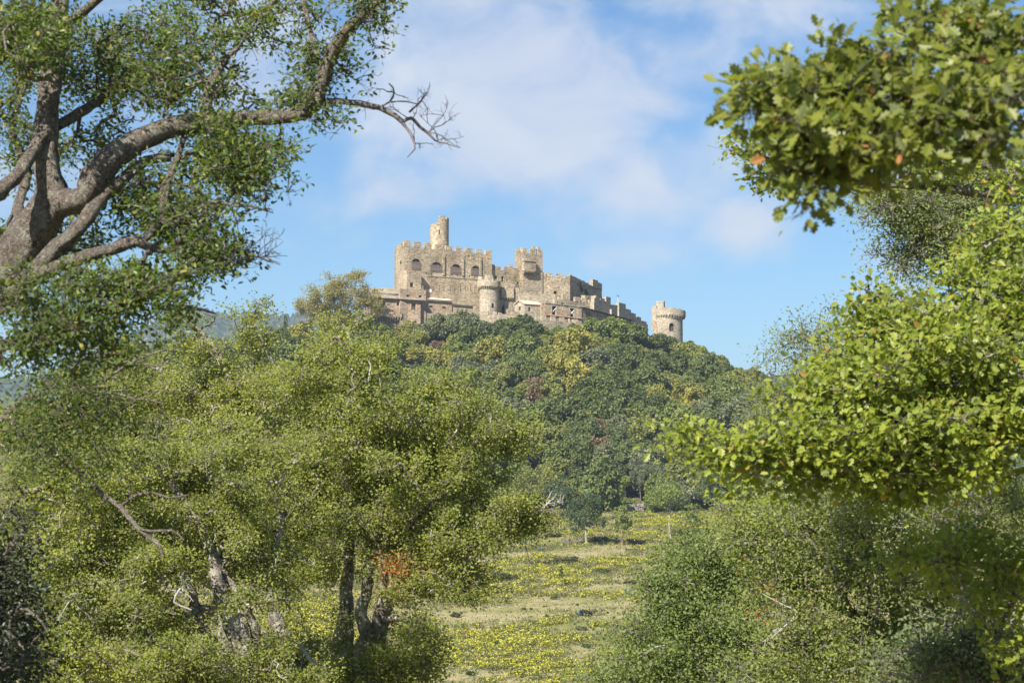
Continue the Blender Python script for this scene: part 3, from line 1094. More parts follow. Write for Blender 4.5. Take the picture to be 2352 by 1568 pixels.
# tiled house and lean-to below the palace
HM = Wall(c1(806, 0)[0], 490.2, c1(1112, 0)[0], 492.6)
t = thing('tiled_house', 'low stone house with a corrugated clay tile roof below the palace wall', 'house', base_at(HM.a))
ze0, ze1 = HM.sz(c1(810, 1140))[1], HM.sz(c1(1110, 1160))[1]
a = Acc()
a.add(*prism([HM.a, HM.b, HM.b + HM.nn * -3, HM.a + HM.nn * -3], ZB - 2, [ze0, ze1, ze1 + .4, ze0 + .4]))
hm = part('wall', a, M['stone_red'], t)
cuts = Acc()
opening(t, HM, cuts, 842, 888, 1209, 1231, c1, 'dark', True, .5)
opening(t, HM, cuts, 996, 1040, 1220, 1243, c1, 'dark', True, .5)
opening(t, HM, cuts, 1028, 1039, 1245, 1262, c1, 'dark', False, .5)
cut(hm, cuts)
a = Acc()
nt_ = 20
zr = HM.sz(c1(830, 1118), -2.6)[1]
zr1 = HM.sz(c1(1090, 1140), -2.6)[1]
for k in range(nt_):
    u = HM.L * (k + .5) / nt_
    kk = u / HM.L
    p0 = HM.pt(u, ze0 + (ze1 - ze0) * kk - .02, .5)
    p1 = HM.pt(u, zr + (zr1 - zr) * kk, -2.6)
    tube_into(a, [p0, tuple((np.array(p0) + p1) / 2), p1], [.2, .19, .18], 8)
V = [HM.pt(-.2, ze0 - .1, .42), HM.pt(HM.L + .2, ze1 - .1, .42), HM.pt(HM.L + .2, zr1 - .1, -2.6), HM.pt(-.2, zr - .1, -2.6)]
a.add(V + [(x, y, z + .12) for x, y, z in V], BOXF)
part('roof', a, M['tile'], t)
HN = Wall(c1(1113, 0)[0], 492.9, c1(1360, 0)[0], 494.6)
t = thing('lean_to', 'low lean-to shed with a thin dark roof between tiled house and bastion', 'shed', base_at(HN.a))
ze0, ze1 = HN.sz(c1(1120, 1195))[1], HN.sz(c1(1352, 1215))[1]
a = Acc()
a.add(*prism([HN.a, HN.b, HN.b + HN.nn * -2, HN.a + HN.nn * -2], ZB - 2, [ze0, ze1, ze1 + .2, ze0 + .2]))
part('wall', a, M['stone'], t)
roof(t, HN, .1, HN.L, ze0, ze0 + .35, .5, -2.0, M['slab_roof'], .08, ze1=ze1, zr1=ze1 + .35)

# gabled house right of the gate
GH = Wall(c2(212, 0)[0], 494.5, c2(408, 0)[0], 496.5)
ge = P(c2(101, 0)[0], 800, 497.5)[:2]
t = thing('gabled_house', 'small gabled stone house with two windows right of the arched gate', 'house', base_at(GH.a))
ze = GH.sz(c2(212, 890))[1]
ze1 = GH.sz(c2(405, 902))[1]
GL = Wall(c2(101, 0)[0], 497.5, c2(212, 0)[0], 494.5)
rp = (GL.a + GL.b) / 2
zrp = P(c2(150, 850)[0], c2(150, 850)[1], 496)[2]
dv = GH.b - GH.a
a = Acc()
za_ = P(*c2(103, 900), 497.5)[2]
V = [(*GH.a, ZB), (*GH.b, ZB), (*(ge + dv), ZB), (*ge, ZB), (*GH.a, ze), (*GH.b, ze1), (*(ge + dv), ze1), (*ge, za_), (*rp, zrp - .1), (*(rp + dv), zrp - .3)]
V = [tuple(map(float, v)) for v in V]
a.add(V, [(3, 2, 1, 0), (0, 1, 5, 4), (1, 2, 6, 9, 5), (2, 3, 7, 6), (3, 0, 4, 8, 7), (4, 5, 9, 8), (6, 7, 8, 9)])
gh = part('wall', a, M['stone_pale'], t)
cuts = Acc()
opening(t, GH, cuts, 258, 284, 925, 977, c2, 'wood', False, .5)
opening(t, GL, cuts, 143, 165, 920, 968, c2, 'dark', False, .4)
cut(gh, cuts)
for (pa, pb, za1, zb1, e0, e1) in ((GH.a, GH.b, ze, ze1, 0, 0), (ge, ge + dv, za_, ze1, 0, 0)):
    a = Acc()
    ox = (np.array(pa) - rp) * .12
    dd = dv / np.linalg.norm(dv) * .3
    V = [(*(pa + ox - dd), za1 - .02), (*(pb + ox + dd), zb1 - .02), (*(rp + dv + dd), zrp - .12), (*(rp - dd), zrp + .06)]
    V = [tuple(map(float, v)) for v in V]
    a.add(V + [(x, y, z + .14) for x, y, z in V], BOXF)
    part('roof', a, M['tile'], t)

# long roofless-looking range with braced openings, then its roofed wing
HB = Wall(c2(455, 0)[0], 492.5, c2(895, 0)[0], 497.0)
hbL = P(c2(410, 0)[0], 800, 496)[:2]
t = thing('ruined_range', 'long ruined range with two tall openings crossed by pale wooden braces', 'house', base_at(HB.a))
z0, z1 = HB.sz(c2(460, 882))[1], HB.sz(c2(888, 930))[1]
a = Acc()
a.add(*prism([HB.a, HB.b, HB.b + HB.nn * -5, hbL + HB.nn * -3, hbL], ZB - 2, [z0, z1, z1 + .3, z0 + .3, z0 + .1]))
hb = part('wall', a, M['stone_red'], t)
cuts = Acc()
ops = ((541, 589, 915, 1018), (756, 802, 940, 1045))
for x0, x1, y0, y1 in ops:
    opening(t, HB, cuts, x0, x1, y0, y1, c2, 'dark', False, 1.0)
BL = Wall(c2(410, 0)[0], 496, c2(455, 0)[0], 492.5)
opening(t, BL, cuts, 415, 427, 930, 980, c2, 'dark', False, .4)
cut(hb, cuts)
for (x0, x1, y0, y1), cross in zip(ops, (0, 1)):
    t0, t1, za_, zb_ = HB.px(x0, x1, y0, y1, c2)
    zm = (za_ + zb_) / 2
    a = Acc()
    for sgn in ((1,) if not cross else (1, -1)):
        h = (t1 - t0) * .5
        p0, p1 = HB.pt(t0, zm - h * sgn, -.15 - .06 * sgn), HB.pt(t1, zm + h * sgn, -.15 - .06 * sgn)
        tube_into(a, [p0, p1], [.07, .07], 4)
    part('brace', a, M['white'], t)
    a = Acc()
    a.add(*HB.box(t0 - .25, t0 - .01, za_, zb_, -.1, .03))
    a.add(*HB.box(t1 + .01, t1 + .25, za_, zb_, -.1, .03))
    a.add(*HB.box(t0 - .25, t1 + .25, zb_ + .01, zb_ + .3, -.1, .035))
    part('window_surround', a, M['stone_pale'], t)
a = Acc()
a.add(*HB.box(-.1, HB.L + .1, HB.sz(c2(460, 1014), .2)[1] - .1, HB.sz(c2(460, 1014), .2)[1] + .1, .0, .3, HB.sz(c2(888, 1060), .2)[1] - .1, HB.sz(c2(888, 1060), .2)[1] + .1))
part('tile_coping', a, M['terracotta'], t)
n = 26
a = Acc()
for k in range(n):
    u = HB.L * k / n
    z = z0 + (z1 - z0) * k / n
    a.add(*HB.box(u, u + HB.L / n - .03, z + .01, z + .1 + .28 * cr.random(), -1.2 - cr.random(), .1 + .12 * cr.random()))
part('ragged_top', a, M['slab_roof'], t)
HC = Wall(c2(896, 0)[0], 497.2, c2(1500, 0)[0], 512)
t = thing('low_wing', 'low stone wing with a long dark sloping eave running down the ridge', 'house', base_at(HC.a))
z0, z1 = HC.sz(c2(900, 935))[1], HC.sz(c2(1490, 1092))[1]
a = Acc()
a.add(*prism([HC.a, HC.b, HC.b + HC.nn * -4, HC.a + HC.nn * -4], ZB - 4, [z0, z1, z1 + .3, z0 + .3]))
hc = part('wall', a, M['stone_red'], t)
cuts = Acc()
for x0, x1, y0, y1 in ((947, 964, 972, 1032), (979, 998, 980, 1036), (1074, 1090, 1006, 1040), (1106, 1120, 1014, 1044)):
    opening(t, HC, cuts, x0, x1, y0, y1, c2, 'wood', False, .4)
cut(hc, cuts)
roof(t, HC, 0, HC.L, z0, z0 + .55, .6, -4, M['darkwood'], .1, ze1=z1, zr1=z1 + .55)

# outer wall at the foot, light and dark merlons
OW = Wall(c2(340, 0)[0], 488.5, c2(868, 0)[0], 492.5)
t = thing('outer_wall', 'low outer wall with alternating pale merlons above the dark oaks', 'wall', base_at(OW.a))
a = Acc()
a.add(*OW.box(0, OW.L, ZB - 6, OW.sz(c2(350, 1072))[1], -.9, 0, ZB - 6, OW.sz(c2(860, 1112))[1]))
part('wall', a, M['stone_grey'], t)
merlons(t, OW, [(345, 372, 1020, 1074), (418, 472, 1022, 1078), (530, 582, 1030, 1088), (638, 690, 1050, 1098), (745, 752, 1062, 1104), (790, 850, 1070, 1110)], c2, .7, M['stone_pale'])
OL = Wall(c1(1350, 0)[0], 492.0, c1(1905, 0)[0], 490.5)
t = thing('gate_terrace', 'low rough retaining wall in front of the arched gate and bastion', 'wall', base_at(OL.a))
a = Acc()
a.add(*OL.box(0, OL.L, ZB - 4, OL.sz(c1(1370, 1322))[1], -1.2, 0, ZB - 4, OL.sz(c1(1890, 1300))[1]))
part('wall', a, M['stone_grey'], t)
merlons(t, OL, [(1480, 1540, 1272, 1318), (1590, 1640, 1285, 1316), (1655, 1700, 1292, 1314), (1800, 1890, 1278, 1304)], c1, .8, M['stone'])
OM = Wall(c1(520, 0)[0], 488.6, c1(1352, 0)[0], 492.0)
t = thing('retaining_wall', 'rough retaining wall under the tiled house, half hidden by grey-green oaks', 'wall', base_at(OM.a))
a = Acc()
a.add(*OM.box(0, OM.L, ZB - 4, OM.sz(c1(560, 1275))[1], -1.2, 0, ZB - 4, OM.sz(c1(1340, 1290))[1]))
part('wall', a, M['stone_red'], t)

# ---- lone round tower at the right end
fc = P(*c2(1928, 1100), 535)
fr = 170 * .1927 / FPX * 535
zf = lambda y: P(*c2(1928, y), 535 - fr)[2]
t = thing('round_tower', 'lone squat round tower with corbelled parapet at the right end of ridge', 'tower', base_at(fc))
a = Acc()
a.add(*shell(fc[0], fc[1], fr, fr - .9, 33, lambda a: zf(1040), 56, zf(1050)))
sh = part('shaft', a, M['stone_pale'], t)
FW = Wall(c2(1757, 0)[0], 535 - fr, c2(2098, 0)[0], 535 - fr)
cuts = Acc()
t0, t1, z0, z1 = FW.px(1936, 1992, 1115, 1212, c2, -.1)
cuts.add(*FW.arch(t0, t1, z0, z1, -.95, .5))
cut(sh, cuts)
a = Acc()
a.add(*FW.arch(t0 + .03, t1 - .03, z0 + .02, z1 - .02, -.72, -.66))
part('window', a, M['darkwood'], t)
fr2 = 189 * .1927 / FPX * 535
fcx = P(*c2(1945, 1000), 535)[0]


def far_rim(a):
    u, f = math.cos(a), -math.sin(a)
    z = zf(930) + (zf(968) - zf(930)) * max(0, u) * .8
    return z + random.Random(int(a * 25)).uniform(-.12, .12)


a = Acc()
a.add(*shell(fcx, fc[1], fr2, fr2 - .6, zf(1018), far_rim, 64, zf(1000)))
par = part('parapet', a, M['stone_pale'], t)
for k in range(34):
    an = 2 * math.pi * (k + .5) / 34
    ca, sa = math.cos(an), math.sin(an)
    V = []
    for r0, r1, z0, z1 in ((fr - .6, fr2 - .02, zf(1036), zf(1019)), (fr - .6, fr + (fr2 - fr) * .5, zf(1054), zf(1037))):
        for z in (z0, z1):
            for (r_, s_) in ((r0, -1), (r1, -1), (r1, 1), (r0, 1)):
                V.append((fcx + r_ * ca - s_ * .21 * sa, fc[1] + r_ * sa + s_ * .21 * ca, z))
    a = Acc()
    a.add(V[:8], BOXF)
    a.add(V[8:], BOXF)
    part('corbel', a, M['stone_grey'], par)
FS = Wall(c2(1783, 0)[0], 533.5, c2(1870, 0)[0], 532.4)
t0, t1, z0, z1 = FS.px(1783, 1870, 853, 940, c2)
a = Acc()
a.add(*FS.box(t0, t1, z0, z1, -.8, 0, None, z1 - .05))
part('merlon', a, M['stone_pale'], t)
FE = Wall(c2(1731, 0)[0], 534, c2(1783, 0)[0], 533)
t0, t1, z0, z1 = FE.px(1731, 1783, 912, 1085, c2)
a = Acc()
a.add(*FE.box(t0, t1, z0 - .2, z1, -2.0, 0, z0 - .5, z1 - .1))
part('wall_stub', a, M['stone_pale'], t)
a = Acc()
t0, t1, z0, z1 = FE.px(1718, 1760, 1085, 1270, c2)
for k in range(18):
    f = k / 18
    u = t0 + .4 + 1.2 * f + cr.uniform(-.3, .3)
    a.add(*FE.box(u, u + cr.uniform(.4, .9), z0 - 1 + (z1 - z0) * (1 - f) * .9, z0 + (z1 - z0) * (1 - f * .4), -1.5, cr.uniform(-.3, .1)))
part('broken_masonry', a, M['stone_red'], t)

# ------------------------------------------------------------------ forest on the castle hill
KITE = np.array(((0, 0, 0), (-.42, .45, .10), (0, 1, -.05), (.42, .5, .10)))
KITE_F = np.array(((0, 1, 2, 3),))
OVAL = np.array(((0, 0, 0), (-.2, .22, .05), (-.25, .6, .06), (0, 1, -.06), (.25, .6, .06), (.2, .22, .05)))
OVAL_F = np.array(((0, 1, 2, 3), (0, 3, 4, 5)))
_h = [(0, 0), (.05, .10), (.17, .15), (.24, .26), (.11, .33), (.30, .42), (.38, .56), (.17, .60), (.30, .74), (.27, .85), (.12, .84), (.10, .95), (0, 1.0)]
LOBE = np.array([(x, y, .16 * x) for x, y in _h] + [(-x, y, .16 * x) for x, y in _h[1:-1]])
LOBE[:, 2] -= .10 * LOBE[:, 1] ** 2
LOBE_F = np.array((list(range(13)), [0] + [12] + list(range(23, 12, -1))))


def place_leaves(pos, ax, nrm, size, T, F):
    ax = norm(ax)
    nrm = nrm - ax * (nrm * ax).sum(1, keepdims=True)
    nrm = norm(nrm)
    sd = np.cross(ax, nrm)
    V = pos[:, None, :] + size[:, None, None] * (T[None, :, 0, None] * sd[:, None, :] + T[None, :, 1, None] * ax[:, None, :] + T[None, :, 2, None] * nrm[:, None, :])
    k = len(T)
    FF = (F[None] + (np.arange(len(pos)) * k)[:, None, None]).reshape(-1, F.shape[1])
    return V.reshape(-1, 3), FF


def crown_mesh(name, seed, n_lobes, n_leaf, shape=(1, 1, .85), size=.42, hollow=.0, rough=.9, low=-.55):
    """a crown of unit radius: many leaf tufts on a heap of overlapping boughs"""
    rs = np.random.default_rng(seed)
    d = norm(rs.standard_normal((n_lobes * 3, 3)))
    d = d[d[:, 2] > low][:n_lobes]
    wv = rs.standard_normal((3, 3)) * 1.6
    lump = 1 + .28 * np.sin(d @ wv.T + rs.uniform(0, 6, 3)).sum(1, keepdims=True) / 1.7
    c = d * rs.uniform(.35, .85, (len(d), 1)) * lump * np.array(shape)
    r = rs.uniform(.13, .36, len(d))
    w = r ** 2
    k = rs.choice(len(d), n_leaf, p=w / w.sum())
    nd = norm(rs.standard_normal((n_leaf, 3)) + d[k] * .7 + np.array((0, 0, .25)))
    p = c[k] + nd * (r[k] * rs.uniform(.72, 1.06, n_leaf))[:, None]
    inside = (np.linalg.norm(p[:, None] - c[None], axis=2) < r[None] * .66).any(1)
    keep = ~inside | (rs.random(n_leaf) < .12)
    p, nd = p[keep], nd[keep]
    nr = norm(nd + rough * rs.standard_normal(nd.shape))
    ax = np.cross(nr, norm(rs.standard_normal(nd.shape)))
    V, F = place_leaves(p, ax, nr, size * rs.uniform(.6, 1.25, len(p)), KITE, KITE_F)
    return mesh_np(name, V, [F]), c, r


def trunk_mesh(name, seed, H_, cents, r0=.045, n=7):
    """tapering trunk with limbs up into the boughs; crown centre sits at the origin, the foot at -H_"""
    rs = np.random.default_rng(seed)
    a = Acc()
    z = np.linspace(-H_, .1, 7)
    x = .05 * np.cumsum(rs.standard_normal(7)) * .5
    y = .05 * np.cumsum(rs.standard_normal(7)) * .5
    path = np.stack((x - x[-1] * .5, y, z), 1)
    tube_into(a, path, r0 * np.array((1.7, 1.15, 1, .95, .85, .7, .5)), 7)
    for c in cents[rs.permutation(len(cents))[:n]]:
        s = path[rs.integers(3, 6)]
        mid = (s + c) / 2 + .05 * rs.standard_normal(3) - (0, 0, .04)
        tube_into(a, [s, mid, c], [r0 * .55, r0 * .4, r0 * .15], 5)
    return a.mesh(name)


kinds = {
    # name: (leaf colours, label words, leaf size)
    'holm': ([(.075, .098, .030), (.105, .13, .042), (.14, .165, .055)], 'dark green', .30),
    'green': ([(.105, .14, .034), (.145, .175, .048), (.18, .21, .062)], 'mid green', .31),
    'olive': ([(.15, .165, .04), (.185, .20, .052), (.22, .23, .068)], 'olive green', .30),
    'yellow': ([(.20, .20, .042), (.245, .235, .055), (.28, .26, .075)], 'yellow green', .30),
    'grey': ([(.11, .13, .07), (.15, .165, .09), (.185, .20, .115)], 'grey green', .27),
    'rust': ([(.17, .115, .07), (.22, .15, .09), (.17, .15, .08)], 'rusty brown', .26),
}
fm = {k: leaf_mat('foliage_' + k, v[0], .30, .55, .25, None, .2, .13, 1.2) for k, v in kinds.items()}
FB = bark_mat('oak_bark', (.09, .07, .055), (.24, .20, .165), (.32, .32, .26), 4, .4)
variants = {}
sd = 100
for k, v in kinds.items():
    variants[k] = []
    for i in range(4):
        sd += 1
        nl = {'holm': 70, 'grey': 70, 'rust': 34}.get(k, 64)
        nf = {'rust': 2400, 'yellow': 5200}.get(k, 6000)
        cm, c, r = crown_mesh('crown_' + k, sd, nl, nf, (1.0 + .12 * (i % 3), 1.0 - .1 * (i % 2), .85 + .3 * (i % 2)), v[2] * .50)
        cm.materials.append(fm[k])
        tm = trunk_mesh('trunk_' + k, sd, 1.45, c)
        tm.materials.append(FB)
        variants[k].append((cm, tm))
proto = {}


def hill_tree(kind, x, y, rad, label, group, zc=None, name=None, var=None, sx=1.0, sz=1.0, lift=.8):
    """copies the kind's tree: an Empty at the foot with a trunk and a crown"""
    v = rng.integers(4) if var is None else var
    key = (kind, int(v))
    gz = float(H(x, y))
    if key not in proto:
        t = thing(name or ('holm_oak' if kind in ('holm', 'grey') else 'oak_tree'), label, 'tree', (x, y, gz), group)
        cm, tm = variants[kind][v]
        for nm, me in (('trunk', tm), ('crown', cm)):
            o = bpy.data.objects.new(nm, me)
            COL.objects.link(o)
            o.parent = t
        proto[key] = t
    else:
        src = proto[key]
        t = src.copy()
        COL.objects.link(t)
        if name:
            t.name = name
        t['label'] = label
        if 'group' in t:
            del t['group']
        if group:
            t['group'] = group
        t.location = (x, y, gz)
        for ch in src.children:
            o = ch.copy()
            COL.objects.link(o)
            o.parent = t
    for ch in t.children:
        ch.location = (0, 0, lift)
    t.rotation_euler = (0, 0, float(rng.uniform(0, 6.28)))
    t.scale = (rad * sx, rad * sx, rad * sz)
    return t


# named colour spots of the hillside: (U, V, kind)
spots = [(985, 806, 'rust'), (1012, 828, 'yellow'), (1130, 832, 'yellow'), (1100, 838, 'olive'), (1212, 820, 'yellow'), (1356, 812, 'yellow'), (1330, 822, 'olive'),
         (1300, 802, 'yellow'), (1309, 860, 'yellow'), (1536, 822, 'yellow'), (1536, 893, 'olive'), (1235, 913, 'rust'), (1497, 912, 'yellow'), (1743, 840, 'yellow'), (1715, 835, 'olive'),
         (1364, 985, 'rust'), (1380, 1020, 'rust'), (1407, 770, 'yellow'), (1579, 781, 'yellow'), (920, 765, 'yellow'), (895, 770, 'olive'), (850, 745, 'holm'), (835, 760, 'holm'), (800, 755, 'olive'), (760, 765, 'olive'),
         (1310, 1100, 'holm'), (1345, 1090, 'holm'), (1285, 1085, 'olive'), (1230, 1090, 'olive'), (1400, 1075, 'holm'), (1425, 1070, 'holm'), (1540, 1060, 'olive'),
         (700, 745, 'yellow'), (720, 760, 'olive'), (530, 745, 'yellow'), (560, 765, 'olive'), (1310, 745, 'holm'), (1400, 745, 'holm'), (1440, 752, 'holm'), (1360, 752, 'green'), (1500, 775, 'holm'),
         (1130, 870, 'grey'), (1350, 1140, 'holm'), (1600, 1040, 'holm'), (1650, 1060, 'green'), (1210, 1110, 'grey'), (1160, 1120, 'grey'), (1700, 850, 'rust'), (1730, 870, 'yellow'), (1660, 830, 'olive'), (1690, 880, 'olive'), (1755, 860, 'rust')]
pts = []
# the trees right under the walls, each as tall as it stands against the masonry: (U, V of its top, kind)
for U, Vt, k in ((872, 742, 'holm'), (900, 748, 'yellow'), (935, 742, 'yellow'), (968, 738, 'grey'), (1000, 722, 'grey'), (1036, 711, 'grey'), (1072, 715, 'grey'), (1106, 732, 'grey'), (1146, 738, 'holm'), (1180, 726, 'holm'), (1213, 728, 'holm'),
                 (1250, 752, 'green'), (1288, 748, 'green'), (1326, 744, 'green'), (1366, 738, 'green'), (1402, 729, 'green'), (1438, 743, 'holm'), (1474, 758, 'holm'), (1506, 768, 'holm')):
    yc = float(np.interp((U - CU) / FPX * 482, [-300, -40, 5, 20, 45, 80, 300], [470, 484, 486, 495, 523, 522, 510])) - 2.5
    x = (U - CU) / FPX * yc
    r_ = ((HOR - Vt) / FPX * yc - float(H(x, yc))) / 1.72
    pts.append((x, yc, min(4.4, max(1.9, r_)), k))
tries = 0
fr_ = np.random.default_rng(21)
while tries < 60000 and len(pts) < 420:
    tries += 1
    x, y = fr_.uniform(-128, 92), fr_.uniform(407, 533)
    yc = float(np.interp(x, [-300, -40, 5, 20, 45, 80, 300], [470, 484, 486, 495, 523, 522, 510]))
    if y > yc - 1.5 and x < 46:
        continue
    z = float(H(x, y))
    U, V = proj((x, y, z + 4))
    if U < 640 and V > 880 or U > 1830 or (U < 150 and V > 930):
        continue
    if U < 780 and V > 960:
        continue
    if 1385 < U < 1490 and V > 1092:
        continue
    if x > 46 and y > yc + 4:
        continue
    rad = fr_.uniform(2.7, 4.9)
    if y > yc - 12 and -40 < x < 75:
        rad = fr_.uniform(2.0, 3.0)
    ok = True
    for q in pts:
        if (q[0] - x) ** 2 + (q[1] - y) ** 2 < (.60 * (q[2] + rad)) ** 2:
            ok = False
            break
    if ok:
        pts.append((x, y, rad, None))


def zone(U):
    for lim, nm in ((560, 'at the far left'), (860, 'left of the castle'), (1000, 'below the long house'), (1130, 'below the palace'), (1215, 'below the bastion'),
                    (1310, 'below the square tower'), (1400, 'below the shaded wall'), (1490, 'below the stepped wall'), (1590, 'below the round tower')):
        if U < lim:
            return nm
    return 'right of the round tower'


def row(V):
    for lim, nm in ((775, 'top row'), (830, 'upper slope'), (885, 'upper-middle slope'), (945, 'middle slope'), (1010, 'lower-middle slope'), (1070, 'lower slope')):
        if V < lim:
            return nm
    return 'wood edge'


plan = []
for (x, y, rad, fixed) in pts:
    z = float(H(x, y))
    U, V = proj((x, y, z + rad * .8))
    best = min(spots, key=lambda s: (s[0] - U) ** 2 + (s[1] - V) ** 2)
    if (best[0] - U) ** 2 + (best[1] - V) ** 2 < 20 ** 2:
        kind = best[2]
    else:
        f = float(wob(x, y, 38, 4, 10)) + fr_.normal(0, .38)
        hf = (V - 740) / 400
        kind = 'holm' if f < -.30 else 'green' if f < .05 else 'grey' if f < .2 else 'olive' if f < .72 else 'yellow'
        if kind == 'yellow' and V > 1000:
            kind = 'green'
    plan.append((x, y, rad, fixed or kind, U, V))
lab = {}
for i, (x, y, rad, kind, U, V) in enumerate(plan):
    size = 'small' if rad < 3.2 else 'large' if rad > 3.9 else 'medium'
    key = (kind, size, row(V), zone(U))
    lab.setdefault(key, []).append(i)
for key, idx in lab.items():
    kind, size, rw, zn = key
    idx.sort(key=lambda i: plan[i][4])
    for j, i in enumerate(idx):
        x, y, rad, kind, U, V = plan[i]
        label = f"{size} {kinds[kind][1]} oak, {rw}, {zn}"
        if len(idx) == 2:
            label = f"{size} {kinds[kind][1]} oak, {('left' if j == 0 else 'right')} of two, {rw}, {zn}"
        elif len(idx) > 2:
            label = f"{size} {kinds[kind][1]} oak, {['first', 'second', 'third', 'fourth', 'fifth', 'sixth', 'seventh', 'eighth'][min(j, 7)]} from left, {rw}, {zn}"
        hill_tree(kind, x, y, rad, label, 'oaks covering the castle hill', lift=.78 if i < 19 else fr_.uniform(.62, .85), sz=1.0 if i < 19 else fr_.uniform(.75, 1.3), sx=fr_.uniform(.9, 1.2))
print('hill trees', len(plan), 'labels', len(lab))

# the tall thin golden tree left of the castle
gm = leaf_mat('golden_leaves', [(.34, .26, .08), (.38, .30, .12), (.24, .23, .07), (.20, .22, .06)], .4, .5, .3, None, .2, 0, 1)

# ------------------------------------------------------------------ traced trees: limbs first, then twigs reaching every leaf clump
def catmull(p, step):
    p = np.asarray(p, float)
    if len(p) < 3:
        n = max(2, int(np.linalg.norm(p[-1, :3] - p[0, :3]) / step) + 1)
        return p[0] + (p[-1] - p[0]) * np.linspace(0, 1, n)[:, None]
    q = np.vstack((2 * p[0] - p[1], p, 2 * p[-1] - p[-2]))
    out = []
    for i in range(1, len(q) - 2):
        a, b, c, d = q[i - 1:i + 3]
        n = max(2, int(np.linalg.norm(c[:3] - b[:3]) / step) + 1)
        for t in np.linspace(0, 1, n, endpoint=False):
            out.append(.5 * (2 * b + (c - a) * t + (2 * a - 5 * b + 4 * c - d) * t * t + (3 * b - a - 3 * c + d) * t ** 3))
    out.append(q[-2])
    return np.array(out)


